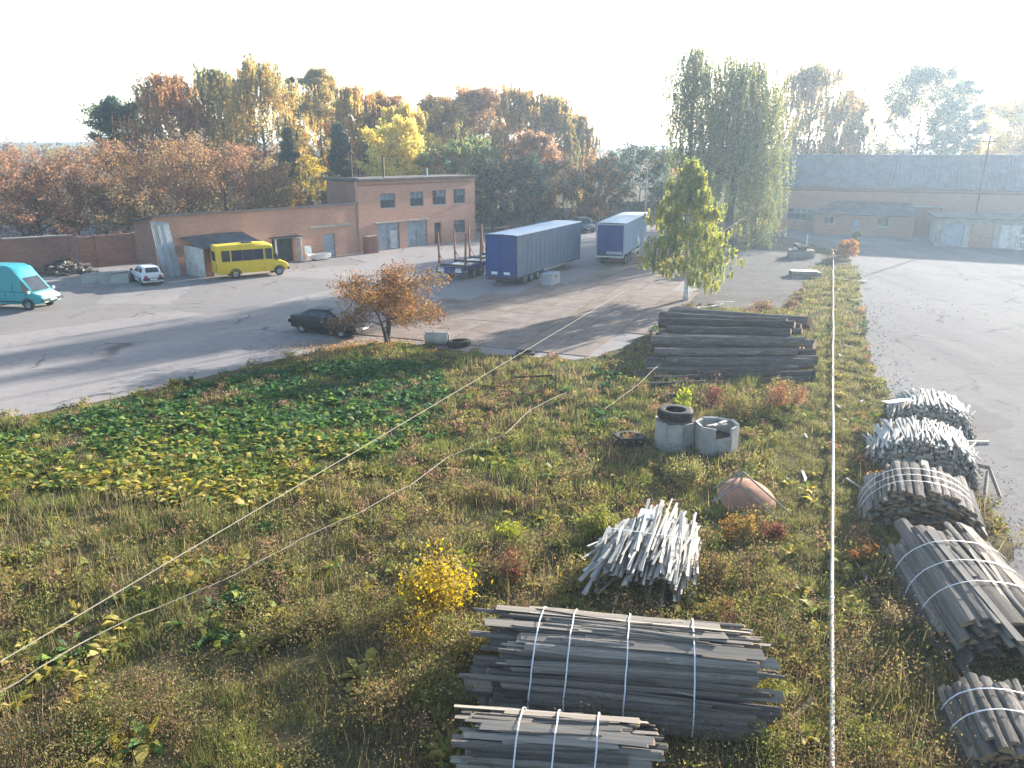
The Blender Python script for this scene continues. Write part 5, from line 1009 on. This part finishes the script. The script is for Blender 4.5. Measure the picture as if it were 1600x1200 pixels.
MAT['sawn_end'] = pm('sawn_end_grain', (0.24, 0.15, 0.085), (0.36, 0.24, 0.14), 6, 0.9, 0.1, dirt=(0.14, 0.1, 0.07), vary=.25)
MAT['slat'] = pm('silvered_lath', (0.34, 0.315, 0.275), (0.54, 0.505, 0.45), 2.0, 0.85, 0.15, stretch=(.5, 6, 6), bmp=0.3, bdist=0.008, dirt=(0.3, 0.27, 0.23), vary=.3)
MAT['strap'] = pm('white_strap', (0.62, 0.63, 0.64), (0.74, 0.75, 0.76), 5, 0.5, 0.3, bmp=0)
def slab_mesh(seed, flip=False, mats=None):
    rr = random.Random(seed); ns = 7; prof = [(-.5, 0), (-.40, .55), (-.17, .95), (.12, 1.0), (.38, .62), (.5, 0)]; m = MB(); n = len(prof); vs = []; tap = rr.uniform(-.2, .2); bow = rr.uniform(-.35, .35)
    for i in range(ns):
        f = i / (ns - 1) - .5; w_ = 1 + tap * f * 2 + rr.uniform(-.1, .1); y0 = rr.uniform(-.06, .06) + bow * (f * f * 4 - .5) * .3; h_ = rr.uniform(.8, 1.1)
        vs += [(f + (rr.uniform(-.012, .012) if i in (0, ns - 1) else 0), y0 + y * w_ + rr.uniform(-.03, .03), z * h_ if z else 0.0) for y, z in prof]
    fs = []; mi = []
    for i in range(ns - 1):
        for j in range(n):
            k = (j + 1) % n; fs.append((i * n + j, (i + 1) * n + j, (i + 1) * n + k, i * n + k)); mi.append(1 if j == n - 1 else 0)
    m.v = vs; m.f = fs + [tuple(range(n)), tuple((ns - 1) * n + j for j in range(n - 1, -1, -1))]; m.m = mi + [2, 2]
    return m.mesh('slab', mats or [MAT['slab_bark'], MAT['sawn_grey'], MAT['sawn_end']])
SLABS = [slab_mesh(k) for k in range(9)]
def slat_mesh(seed):
    rr = random.Random(seed); b = rr.uniform(-.25, .25); secs = []
    for i in range(4):
        f = i / 3 - .5; y0 = b * f * f * 4 + rr.uniform(-.08, .08); w_ = .5 * rr.uniform(.8, 1.1); secs.append([(f, y0 - w_, 0), (f, y0 + w_, 0), (f, y0 + w_, 1), (f, y0 - w_, 1)])
    return MB().loft(secs).mesh('slat', MAT['slat'])
SLATS = [slat_mesh(k) for k in range(7)]
def pack(name, loc, az, label, L, W, Ht, seed, straps=(), kind='slab', shells=4, wr=(.16, .34), th=.07, ragged_=.25, peak=1.0, part='slab', group=None, pitch_=0.0, loose=8, lr=(.72, 1.06), pale=.10):
    rr = random.Random(seed); g = gz1(loc[0], loc[1]); e = empty(name, (loc[0], loc[1], max(0, g - .02)), az_rz(az), label, 'timber pack', group)
    meshes = SLABS if kind == 'slab' else SLATS
    for s in range(shells):
        q = 1 - s * th * 1.15 / Ht
        if q < .25: break
        pos = rr.uniform(0, .1); a_ = W / 2 * q; b_ = Ht * q - .02
        per = math.pi * math.sqrt((a_ * a_ + b_ * b_) / 2)
        while pos < per:
            w_ = wr[0] + (wr[1] - wr[0]) * rr.random() ** 1.6; t = math.pi * (pos + w_ / 2) / per; c_, s_ = math.cos(t), max(0.0, math.sin(t))
            y = a_ * (abs(c_) ** (.85)) * (1 if c_ > 0 else -1); z = b_ * s_ ** peak
            ty, tz = -a_ * math.sin(t), b_ * math.cos(t); tilt = math.atan2(tz, ty) ; tilt = tilt - math.pi if tilt > math.pi / 2 else (tilt + math.pi if tilt < -math.pi / 2 else tilt)
            tilt = tilt * .85 + rr.gauss(0, .06); ln = L * rr.uniform(*lr); dx = rr.uniform(-ragged_, ragged_); tk = th * rr.uniform(.75, 1.2)
            fl = math.pi if (kind == 'slab' and rr.random() < pale) else 0
            zz = max(z - tk * .5, .012 + abs(math.sin(tilt)) * w_ * .5)
            link(part, rr.choice(meshes), e, TR((dx, y, zz + (tk if fl else 0)), rx=tilt + fl, ry=rr.uniform(-.012, .012) + pitch_, rz=rr.gauss(0, .02 if kind == 'slab' else .12), s=(ln, w_ * 1.03, tk)))
            pos += w_ * .84
    for zc in np.arange(.06, Ht * .8, .1):
        hw_ = W / 2 * .78 * math.sqrt(max(0, 1 - (zc / (Ht * .85)) ** 2)); yc = -hw_
        while yc < hw_:
            w_ = rr.uniform(.16, .3); link(part, rr.choice(meshes), e, TR((rr.uniform(-.15, .15), yc + w_ / 2, zc), rx=rr.uniform(-.15, .15), s=(L * rr.uniform(.75, .97), w_, .09))); yc += w_
    for k in range(loose):
        t = rr.uniform(.3, 2.8); y = W / 2 * math.cos(t); z = Ht * math.sin(t) ** peak + .01; w_ = rr.uniform(*wr) * .5
        link(part, rr.choice(meshes), e, TR((rr.uniform(-.3, .3) * L * .5, y * .96, z - .01), rx=-math.cos(t) * .9 + (math.pi if k % 2 else 0) + rr.uniform(-.2, .2), ry=rr.uniform(-.03, .03), rz=rr.gauss(0, .07), s=(L * rr.uniform(.25, .7), w_, .03)))
    for xs_ in straps:
        pts = []; xo = xs_ * L
        for k in range(17):
            t = math.pi * k / 16; c_, s_ = math.cos(t), max(0, math.sin(t)); y = W / 2 * abs(c_) ** .85 * (1 if c_ > 0 else -1) * 1.02; z = max(.02, Ht * s_ ** peak * 1.0 + .045); pts.append((xo + rr.uniform(-.01, .01) + .05 * math.cos(t), y * 1.03, z))
        secs = [[(x - .012, y, z), (x + .012, y, z), (x + .012, y * .99, z - .006), (x - .012, y * .99, z - .006)] for x, y, z in pts]
        MB().loft(secs).build('strap', MAT['strap'], e)
    return e
pack('slab_pack', (2.1, 13.15), 98.5, 'large pack of dark bark slabs bound with four white straps', 4.8, 2.55, 1.22, 1, (-.33, -.2, .02, .27), shells=6, wr=(.05, .26), th=.05, loose=60, ragged_=.45, pale=.24)
pack('slab_pack', (.72, 10.75), 96, 'shorter pack of pale split slabs with three straps, in front of the large slab pack', 2.7, 1.7, 1.08, 2, (-.22, .0, .24), shells=5, wr=(.06, .2), th=.04, loose=34, pale=.5, ragged_=.35)
pack('slab_pack', tuple(at(1524, 935, .5)[:2]), 9, 'long pack of wide bark boards with loose pale boards on top, beside the road', 4.6, 2.6, 1.2, 3, (-.14, .06, .26), shells=5, wr=(.12, .36), th=.065, loose=26, ragged_=.5)
pack('slab_pack', tuple(at(1578, 1160, .3)[:2]), 14, 'small pack of barked slabs with two straps at the near road edge', 1.9, 1.9, .85, 4, (-.05, .25), shells=4, wr=(.16, .3), loose=3, ragged_=.12)
pack('slab_pack', tuple(at(1436, 800, .3)[:2]), 22, 'tent shaped pack of grey bark slabs with showing brown ends', 2.4, 3.0, 1.22, 5, (-.2, .0, .2), shells=6, wr=(.14, .26), th=.075, loose=6, peak=1.25)
pack('stick_bundle', tuple(at(1438, 712, .3)[:2]), 24, 'bundle of pale thin sticks with dark ends, middle of three beside the road', 2.3, 3.1, 1.2, 6, (), kind='slat', shells=7, wr=(.035, .11), th=.05, loose=40, part='stick', lr=(.8, 1.1))
pack('stick_bundle', tuple(at(1452, 650, .3)[:2]), 24, 'farthest bundle of pale sticks beside the road, partly under a white sheet', 2.3, 2.7, 1.05, 7, (), kind='slat', shells=6, wr=(.035, .11), th=.05, loose=26, part='stick', lr=(.8, 1.1))
b_ = at(1412, 640, .8); MB().loft([[(x, y, .9 + .12 * math.cos(y * 2.2) + .05 * math.sin(x * 4)) for y in np.linspace(-.45, .45, 6)] for x in np.linspace(-.5, .5, 5)], closed=False, caps=False).build('plastic_sheet', MAT['roof_white'], None, TR((b_.x - .1, b_.y + .3, .02), rx=-.25)); tag(C.objects[-1], 'crumpled white plastic sheet on the farthest stick bundle', 'sheet')
# pile of loose silvery slats
rr = random.Random(9); pl = at(1012, 880, .3); e = empty('slat_pile', (pl.x, pl.y, gz1(pl.x, pl.y)), az_rz(17), 'untidy pile of pale silvery slats with ragged dark ends', 'slat pile')
for k in range(290):
    y = rr.uniform(-1.15, 1.15); top = 1.15 * math.sqrt(max(.03, 1 - (abs(y) / 1.3) ** 2.5)); z = top * (rr.random() ** .5); x = rr.uniform(-.55, .55); ln = rr.uniform(1.3, 3.1) * (1 if y < .5 else .6)
    if y > .35: x -= rr.uniform(0, .9)
    w_ = rr.uniform(.035, .085) if rr.random() < .85 else rr.uniform(.1, .15)
    yw = rr.gauss(0, .07) * (1 if y < .4 else 2.2) + (.0 if y < .4 else -.12)
    pt_ = rr.gauss(0, .045) + (.05 if x < -.2 else 0) * (1 if y < .3 else 2)
    drop = abs(math.sin(pt_)) * ln * .5; z = max(z, drop + .03)
    link('slat', rr.choice(SLATS), e, TR((x, y, z), rx=rr.uniform(-.5, .5), ry=-pt_, rz=yw, s=(ln, w_, rr.uniform(.016, .03))))
m = MB(); m.box((.5, -.1, 1.12), (1.0, .35, 1.16)); tag(m.build('board', MAT['white_wood'], e), 'white board on top of the slats')
m = MB(); m.box((-.35, -1.2, 1.16), (-.335, .9, 1.175)); m.build('strap', MAT['strap'], e)
# stack of logs, fanned
rr = random.Random(21)
def log_obj(a, b, r0, r1, label, seed):
    rr = random.Random(seed); d = b - a; L = d.length; pts = []; rad = []; bw = rr.uniform(-1, 1)
    for i in range(8):
        f = i / 7; pts.append(Vector((f * L, rr.uniform(-.05, .05) + .12 * bw * math.sin(f * 3.14), rr.uniform(-.025, .025)))); rad.append((r0 * (1 - f) + r1 * f) * rr.uniform(.94, 1.06))
    m = MB(); m.tube(pts, rad, 11, caps=False)
    o = empty('log', a, 0, label, 'log', 'logs of the fanned out stack'); o.rotation_euler = d.to_track_quat('X', 'Z').to_euler()
    m.build('bark', MAT['log_bark'], o, smooth=70)
    for k, s in ((0, -1), (7, 1)):
        q = MB(); c_ = pts[k]; n = 11; rd = rad[k] * .97
        q.add([c_ + Vector((s * .006, 0, 0))] + [c_ + Vector((s * .004, rd * math.cos(6.283 * j / n), rd * math.sin(6.283 * j / n))) for j in range(n)], [(0, 1 + j, 1 + (j + 1) % n) for j in range(n)]); q.build('cut_end', MAT['sawn_end'], o)
lab = ['foremost log of the fanned stack, half hidden by shrubs', 'log at the very front of the stack near the dark dock patch']
LF, LB = at(1005, 612), at(1052, 500, .0); RF, RB = at(1262, 600), at(1262, 545)
nlg = 13
for k in range(nlg):
    f = k / (nlg - 1); a = LF.lerp(at(1040, 520), f); b = RF.lerp(at(1258, 562), f); r0 = rr.uniform(.2, .28)
    a = a + Vector((rr.uniform(-.3, .5), 0, .2 + .3 * math.sin(f * 2.6))); b = b + Vector((rr.uniform(-.5, .4), 0, .2 + .75 * math.sin(f * 2.3)))
    if k % 3 == 1: a, b = b, a
    log_obj(a, b, r0, r0 * rr.uniform(.7, .9), 'dark barked log lying in the middle rows of the fanned stack' if 0 < k < nlg - 1 else ('log lying lowest at the front of the fanned stack' if k == 0 else 'log at the back of the lower rows of the fanned stack'), 500 + k)
for k in range(15):
    f = (k + .5) / 15; a = at(1022, 590).lerp(at(1052, 512), f) + Vector((rr.uniform(-.5, .6), .2, .55 + .75 * math.sin(f * 2.6) + .12 * (k % 2))); b = at(1255, 592).lerp(at(1252, 556), f) + Vector((rr.uniform(-.9, .4), .3, .6 + 1.25 * math.sin(f * 2.5) + .15 * (k % 2))); r0 = rr.uniform(.17, .29)
    log_obj(a, b, r0, r0 * .8, 'grey barked log on top of the fanned stack', 530 + k)
log_obj(at(1022, 628) + Vector((0, 0, .16)), at(1110, 622) + Vector((0, 0, .16)), .15, .12, 'short log lying alone in front of the fanned stack', 560)
log_obj(at(985, 590) + Vector((0, 0, .15)), at(1062, 596) + Vector((0, -.2, .2)), .15, .12, 'thin log sticking out towards the dark dock patch', 561)
# pale boards behind the stack
for k, (x, y, l, az, lb) in enumerate([(1150, 489, 2.6, 98, 'long pale board lying behind the log stack'), (1184, 494, 1.6, 80, 'short white board behind the log stack'), (1105, 486, 1.8, 60, 'pale split board among offcuts behind the log stack'), (1120, 484, 1.8, 40, 'thin pale offcut leaning behind the log stack'), (1090, 490, 1.4, 20, 'short pale offcut by the birch stems'), (1132, 482, 1.5, 70, 'narrow pale offcut between boards behind the log stack')]):
    p = at(x, y); o = link('board', SLATS[k], None, TR((p.x, p.y, .02 + .12 * (k > 1) + .05 * k), rz=az_rz(az), ry=.05 * (k > 1), s=(l, .22 if k < 2 else .13, .05))); tag(o, lb, 'board', 'pale boards behind the log stack')
# ------------------------------------------------------------------ rings, tyres, scrap
MAT['ring'] = pm('ring_concrete', (0.30, 0.285, 0.265), (0.42, 0.395, 0.37), 2.0, 0.95, 0.1, bmp=0.6, bscale=14, dirt=(0.2, 0.18, 0.16))
def tyre(loc, r, wd, label, tilt=(0, 0), name='old_tyre'):
    e = empty(name, loc, random.uniform(0, 6), label, 'tyre'); e.rotation_euler = (tilt[0], tilt[1], random.uniform(0, 6)); h = wd / 2; pr = [(r * .58, -h * .8), (r * .6, -h), (r * .8, -h * 1.06), (r * .96, -h * .92), (r, -h * .7), (r, h * .7), (r * .96, h * .92), (r * .8, h * 1.06), (r * .6, h), (r * .58, h * .8), (r * .64, h * .5), (r * .9, h * .3), (r * .9, -h * .3), (r * .64, -h * .5)]
    MB().lathe(pr, 28, closed_prof=True).build('casing', MAT['tyre'], e, smooth=45)
    m = MB()
    for k in range(34):
        a = k * 6.2832 / 34; m.box((-.012, r * .995, -h * .68), (.022 * 1.4, r * 1.018, h * .68), M=Matrix.Rotation(a, 4, 'Z'))
    m.build('tread', MAT['tyre'], e)
    return e
def ring(px, py, r, h, gap, label, rz):
    p = at(px, py); g = gz1(p.x, p.y); e = empty('concrete_ring', (p.x, p.y, max(0, g - .06)), rz, label, 'concrete ring'); n = 8; t = .1; rr = random.Random(int(px)); m = MB()
    for k in range(n):
        if k in gap: hh0, hh1 = h * .62, h * .7
        else: hh0, hh1 = h * rr.uniform(.95, 1.02), h * rr.uniform(.95, 1.02)
        a0, a1 = 2 * math.pi * k / n + .006, 2 * math.pi * (k + 1) / n - .006; o_ = lambda a, q: (q * math.cos(a), q * math.sin(a))
        q = MB(); secs = [[(*o_(a0, r), 0), (*o_(a1, r), 0), (*o_(a1, r - t), 0), (*o_(a0, r - t), 0)], [(*o_(a0, r), hh0), (*o_(a1, r), hh1), (*o_(a1, r - t), hh1 - .02), (*o_(a0, r - t), hh0 - .02)]]
        q.loft(secs).build('panel', MAT['ring'], e)
    MB().lathe([(.01, h * .55), (r - t - .02, h * .5)], 10).build('fill', MAT['soil'], e)
    return e
ring(1052, 700, .72, 1.02, (), 'concrete ring carrying a big tyre on its rim', .2); rg = ring(1117, 708, .74, 1.0, (5,), 'broken concrete ring filled with white boards and rubble', .5)
p = at(1117, 708); g = gz1(p.x, p.y)
for k, (dx, dy, az, l) in enumerate([(-.1, .05, 40, .8), (.1, -.05, 48, .85), (.22, .12, 35, .7)]):
    o = link('board', SLATS[k + 2], None, TR((p.x + dx, p.y + dy, g + .82 + .04 * k), rz=az_rz(az), ry=.16, s=(l, .12, .03))); tag(o, 'white board lying across the broken concrete ring', 'board', 'boards in the broken ring')
q = at(1052, 700); tyre((q.x, q.y, max(0, gz1(q.x, q.y) - .06) + 1.04 + .17), .60, .31, 'big truck tyre lying flat on the concrete ring')
q = at(982, 697); tyre((q.x, q.y, gz1(q.x, q.y) + .14), .58, .28, 'truck tyre with grass growing in it, flat in the weeds by the concrete rings', (.05, .04))
shrub(982, 697, .35, .5, [(0.34, 0.22, 0.12), (0.26, 0.18, 0.09)], 'straw tuft growing inside the tyre in the weeds', 500, .025, 'grass_tuft', 6, 401)
q = at(1072, 640); shrub(1066, 668, 1.75, .8, [(0.36, 0.38, 0.05), (0.28, 0.32, 0.05)], 'lime leaved sapling rising behind the ring with the tyre', 600, .06, 'sapling', 6, 402)
q = at(717, 541); tyre((q.x, q.y, .17), .62, .3, 'thick dark tyre lying by the concrete pipe at the verge', (.08, 0)); q = at(821, 555); tyre((q.x, q.y, .1), .48, .18, 'thin flat tyre on the asphalt edge beyond the grass')
q = at(683, 538); e = empty('concrete_pipe', (q.x, q.y, .34), az_rz(96), 'grey concrete pipe piece lying on its side beside the thick dark tyre', 'pipe'); MB().lathe([(.34, -.62), (.34, .62), (.27, .62), (.27, -.62)], 22, closed_prof=True, M=TR(ry=R(90))).build('barrel', MAT['ring'], e, smooth=40); MB().lathe([(.0, .0), (.265, .0)], 16, M=TR((.3, 0, 0), ry=R(90))).build('fill', MAT['soil'], e)
# rusty disc with iron frame
q = at(1168, 800); e = empty('rusty_disc', (q.x, q.y, gz1(q.x, q.y)), 0, 'big round rusty steel plate tilted in the weeds under an iron frame', 'steel plate')
MB().lathe([(.01, .30), (.35, .27), (.62, .17), (.80, .02), (.84, -.12), (.82, -.12), (.77, .0), (.6, .14), (.35, .23), (.01, .26)], 30, M=TR((.05, .25, .32), rx=.3, ry=.12)).build('plate', pm('pale_rust', (0.30, 0.15, 0.095), (0.42, 0.24, 0.17), 3, 0.9, 0.1, dirt=(0.22, 0.10, 0.06)), e, smooth=50)
m = MB(); fr = [((-1.05, -.1, .3), (-.1, .45, 1.0)), ((-.1, .45, 1.0), (.95, -.75, .25)), ((-.95, .3, .55), (-.12, .5, 1.02)), ((-.3, .0, .8), (.55, -1.0, .2)), ((-1.0, -.15, .35), (-.28, .02, .82)), ((-.3, 0, .8), (-.08, .42, .98))]
fe = empty('scrap_iron_stand', (q.x, q.y, gz1(q.x, q.y)), 0, 'crooked angle iron frame standing over the round rusty plate', 'frame')
for a, b in fr: MB().tube([a, b], .03, 4).build('bar', MAT['sawn_grey'], fe)
# rusty angle frame in the grass
fe = empty('scrap_angle_iron', (0, 0, 0), 0, 'long dark rusty angle frame lying in the grass', 'frame'); fpt = [(868, 597), (866, 612), (752, 655), (868, 612), (800, 600), (870, 600), (800, 640), (800, 602), (740, 630), (845, 606)]
def bar(px1, z1, px2, z2, par, mat, rd=.04, name='bar'):
    a = at(*px1); b = at(*px2); MB().tube([(a.x, a.y, z1 + gz1(a.x, a.y)), (b.x, b.y, z2 + gz1(b.x, b.y))], rd, 4).build(name, mat, par)
for a, za, b, zb in [((868, 615), .35, (752, 662), .1), ((862, 607), .4, (805, 608), .35), ((805, 608), .35, (735, 640), .1), ((868, 618), .02, (868, 612), .55), ((800, 612), .0, (800, 606), .5), ((862, 607), .4, (868, 615), .35)]: bar(a, za, b, zb, fe, MAT['rust_dark'])
# timber frame and loose boards near the tent pack
fe = empty('beam_trestle', (0, 0, 0), 0, 'grey timber frame of beams on the road beside the tent shaped pack', 'frame')
for a, za, b, zb in [((1482, 742), .5, (1542, 752), .45), ((1542, 752), .45, (1562, 782), .1), ((1540, 756), .4, (1536, 800), .05), ((1562, 782), .1, (1534, 800), .04)]: bar(a, za, b, zb, fe, MAT['sawn_grey'], .06, 'beam')
for k, (x, y, l, az, wd, lb) in enumerate([(1256, 752, 1.0, 12, .09, 'white stake lying in the verge left of the white pipe'), (1258, 690, .45, 10, .07, 'short white stick left of the white pipe, near the log stack'), (1252, 1118, 1.0, 45, .09, 'pale plank lying left of the white pipe near the big slab pack'), (1336, 765, .9, 165, .05, 'thin white lath right of the white pipe'), (1345, 632, .4, 40, .1, 'pale scrap lying right of the white pipe by the stick bundles'), (1310, 640, .45, 5, .12, 'white scrap close against the white pipe'), (1338, 470, 1.0, 60, .2, 'pale flat stone at the road verge beyond the logs'), (1343, 440, 1.4, -35, .25, 'white slab of rubble at the road verge farther out'), (1312, 438, 1.8, -25, .22, 'long white rubble piece near the far pipe end'), (1311, 455, 1.4, 25, .2, 'pale rubble piece beside the pipe near the far end'), (1345, 522, .7, 50, .12, 'small pale stone on the verge of the road by the log stack'), (1325, 545, .5, -30, .1, 'small white chip on the verge opposite the log stack'), (1312, 560, .6, 15, .1, 'small white stick by the pipe opposite the log stack'), (1520, 693, 1.2, 88, .14, 'grey plank poking out beside the middle stick bundle'), (1345, 905, .8, 6, .04, 'thin bare twig standing by the long slab pack')]):
    q = at(x, y); o = link('plank', SLATS[k % 7], None, TR((q.x, q.y, gz1(q.x, q.y) + .06), rz=az_rz(az), ry=.03, s=(l, wd, .04))); tag(o, lb, 'plank')
# ------------------------------------------------------------------ white pipe on low trestles
MAT['pipe'] = pm('white_pipe_paint', (0.52, 0.50, 0.46), (0.66, 0.63, 0.58), 2.0, 0.7, 0.2, stretch=(1, 1, 1), dirt=(0.33, 0.27, 0.21), bmp=.1)
pa, pb_ = at(1302, 391, .34), at(1300, 1260, .34); e = empty('white_pipe', (pb_.x, pb_.y, 0), math.atan2((pa - pb_).y, (pa - pb_).x), 'long straight white painted pipe on low supports along the verge', 'pipe'); L = (pa - pb_).length
nseg = 12
for k in range(nseg):
    x0, x1 = L * k / nseg + .003, L * (k + 1) / nseg - .003; MB().tube([(x0, .012 * math.sin(k * 1.7), .34), ((x0 + x1) / 2, .01 * math.sin(k * 2.3), .33), (x1, .012 * math.sin(k * 1.7 + 1.7), .34)], .042, 10).build('pipe_section', MAT['pipe'], e, smooth=60)
    MB().tube([(x1 - .06, .012 * math.sin(k * 1.7 + 1.7), .34), (x1 + .06, .012 * math.sin(k * 1.7 + 1.7), .34)], .054, 10).build('joint', MAT['pipe'], e, smooth=40)
    MB().box((x1 - .5, -.05, -.05), (x1 - .4, .05, .275)).build('support', MAT['iron'], e)
MB().box((L + .02, -.06, 0), (L + .14, .06, .75)).build('end_post', MAT['iron'], e)
# ------------------------------------------------------------------ ropes
MAT['rope'] = pm('pale_rope', (0.30, 0.26, 0.19), (0.42, 0.37, 0.28), 20, 0.9, 0.1, bmp=.2)
A_ = at_y(1192, 322, 84.5); pts = []
q0 = at(-120, 1105, .75)
for k in range(41): f = k / 40; pts.append(q0.lerp(A_, f ** 1.0) + Vector((0, 0, -.15 * math.sin(math.pi * f))))
m = MB().tube(pts, .013, 6); o = m.build('rope', MAT['rope']); tag(o, 'taut pale rope stretched from the willow across the plot', 'rope', 'ropes over the plot')
rp = [(-60, 1115), (60, 1048), (140, 1000), (240, 950), (330, 912), (400, 880), (470, 845), (560, 803), (640, 757), (700, 712), (745, 694), (790, 680), (830, 640), (885, 612), (920, 625), (945, 640), (1000, 600), (1030, 570), (1050, 540)]
pts = []
for i in range(len(rp) - 1):
    for k in range(4):
        f = k / 4; p = at(rp[i][0] * (1 - f) + rp[i + 1][0] * f, rp[i][1] * (1 - f) + rp[i + 1][1] * f, .58); pts.append((p.x, p.y, .58 + .05 * math.sin(i * 1.3)))
o = MB().tube(pts, .012, 6).build('rope', MAT['rope']); tag(o, 'slack wavy rope hanging low over the weeds below the taut rope', 'rope', 'ropes over the plot')
# ------------------------------------------------------------------ odds and ends of the yard
rr = random.Random(31); q = at(100, 428); e = empty('firewood_heap', (q.x, q.y, 0), 0, 'heap of sawn firewood and branches against the brick yard wall', 'wood heap')
lm = MB(); lm.tube([(-.5, 0, 0), (.5, 0, 0)], 1.0, 8, mi=0); lm.m[-1] = lm.m[-2] = 1; lme = lm.mesh('firewood_log', [MAT['log_bark'], MAT['sawn_grey']])
for k in range(90):
    x = rr.gauss(0, 1.3); z = max(.1, rr.random() * (1.25 - abs(x) * .35)); s_ = rr.uniform(.07, .15); link('firewood_log', lme, e, TR((x, rr.gauss(0, .6), z), ry=rr.uniform(-.3, .3) * (z > .3), rz=rr.uniform(-3, 3), s=(rr.uniform(.4, 1.2), s_, s_)))
q = at(168, 442); e = empty('concrete_trough', (q.x, q.y, 0), az_rz(78), 'low grey concrete trough topped with planks beside the white estate car', 'trough')
m = MB(); m.box((-1.7, -.5, 0), (1.7, -.38, .75)); m.box((-1.7, .38, 0), (1.7, .5, .75)); m.box((-1.7, -.379, 0), (-1.58, .379, .74)); m.box((1.58, -.379, 0), (1.7, .379, .74)); m.box((-1.579, -.379, .0), (1.579, .379, .12)); m.build('tub', MAT['cement'], e)
for k in range(4): link('plank', SLATS[k], e, TR((-.6 + .5 * k, -.25 + .17 * k, .77 + .03 * k), rz=.12 * k - .2, s=(2.0, .16, .035)))
Mb = Matrix.Translation(A) @ Matrix.Rotation(az_rz(AZ), 4, 'Z'); q = Mb @ Vector((13.9, -1.1, 0)); e = empty('old_bathtub', q, az_rz(AZ), 'old white bathtub with scrap standing at the garage wall', 'bathtub')
m = MB(); se = []
for x, w_, z in ((-.95, .25, .42), (-.85, .38, .18), (-.4, .42, .1), (.6, .42, .1), (1.2, .36, .2), (1.35, .2, .45)): se.append([(x, -w_, z), (x, -w_ - .05, .6), (x, -w_ + .03, .6), (x, -w_ + .1, z + .08), (x, w_ - .1, z + .08), (x, w_ - .03, .6), (x, w_ + .05, .6), (x, w_, z)])
m.loft(se); m.build('tub', MAT['white_wood'], e, smooth=40); MB().box((-.5, -.3, 0), (-.4, .3, .12)).box((.7, -.3, 0), (.8, .3, .12)).build('foot', MAT['iron'], e)
q = Mb @ Vector((13.0, -.5, 0)); e = empty('propped_board', q, az_rz(AZ), 'white panelled board propped against the garage wall beside the bathtub', 'panel'); MB().box((0, 0, 0), (.75, .05, 1.35)).build('panel', MAT['white_wood'], e, TR(rx=-.16)); MB().box((.1, -.012, .2), (.65, -.002, .6)).box((.1, -.012, .75), (.65, -.002, 1.2)).build('inset', MAT['door_pale'], e, TR(rx=-.16))
for k, (x, y, lb) in enumerate([(1250, 402, 'grey pallet stack heaped with rubbish at the far end of the dirt lot'), (1256, 432, 'low grey pallet stack with a white tray in front of the heaped one')]):
    q = at(x, y); e = empty('pallet_stack', (q.x, q.y, 0), az_rz(100), lb, 'pallet stack')
    for s in range(5 - 2 * k):
        z = s * .15; m = MB()
        for j in range(6): m.box((-1.1 + .4 * j, -.8, z + .11), (-1.1 + .4 * j + .3, .8, z + .135))
        for j in range(3): m.box((-1.1, -.8 + .72 * j, z + .0), (1.2, -.8 + .72 * j + .12, z + .108))
        m.build('pallet', MAT['sawn_grey'], e)
    if k == 0:
        for j in range(9): MB().box((-.25, -.2, 0), (.25, .2, .22)).build('rubbish', [MAT['white_wood'], MAT['rust'], MAT['plastic']][j % 3], e, TR((rr.uniform(-.7, .7), rr.uniform(-.5, .5), .78 + .12 * (j // 4)), rr.uniform(-.3, .3), rr.uniform(-.3, .3), rr.uniform(0, 3), rr.uniform(.6, 1.2)))
        MB().tube([(.5, .2, .7), (.55, .2, 2.2)], .05, 6).build('post', MAT['white_wood'], e)
    else: MB().box((-1.1, -.6, .46), (1.0, .5, .5)).build('tray', MAT['white_wood'], e)
q = at(1592, 398); e = empty('lumber_rack', (q.x + 1.2, q.y, 0), az_rz(110), 'pale metal rack with boards at the edge of the road by the garage', 'rack')
for x in (-1.4, 1.4):
    for y in (-.5, .5): MB().box((x - .04, y - .04, 0), (x + .04, y + .04, 1.9)).build('post', MAT['zinc'], e)
for z in (.5, 1.2, 1.8): MB().box((-1.5, -.55, z), (1.5, .55, z + .06)).build('shelf', MAT['white_wood'], e)
# ------------------------------------------------------------------ air
hz = MB().box((-1000, -260, -1.3), (1000, 1900, 34)).build('haze', None, None) if False else None
me = bpy.data.meshes.new('haze'); mb = MB().box((-1000, -260, -1.3), (1000, 1900, 30)); me.from_pydata(mb.v, [], mb.f); me.update()
hm = bpy.data.materials.new('haze_air'); hm.use_nodes = True; nt = hm.node_tree; nt.nodes.remove(nt.nodes['Principled BSDF'])
pv_ = nt.nodes.new('ShaderNodeVolumePrincipled'); pv_.inputs['Color'].default_value = (0.66, 0.83, 1.0, 1); pv_.inputs['Density'].default_value = 0.0006; pv_.inputs['Anisotropy'].default_value = 0.55
nt.links.new(pv_.outputs[0], nt.nodes['Material Output'].inputs['Volume']); me.materials.append(hm)
o = link('haze', me); tag(o, 'thin pale autumn haze filling the air of the yard', 'haze', kind='stuff')
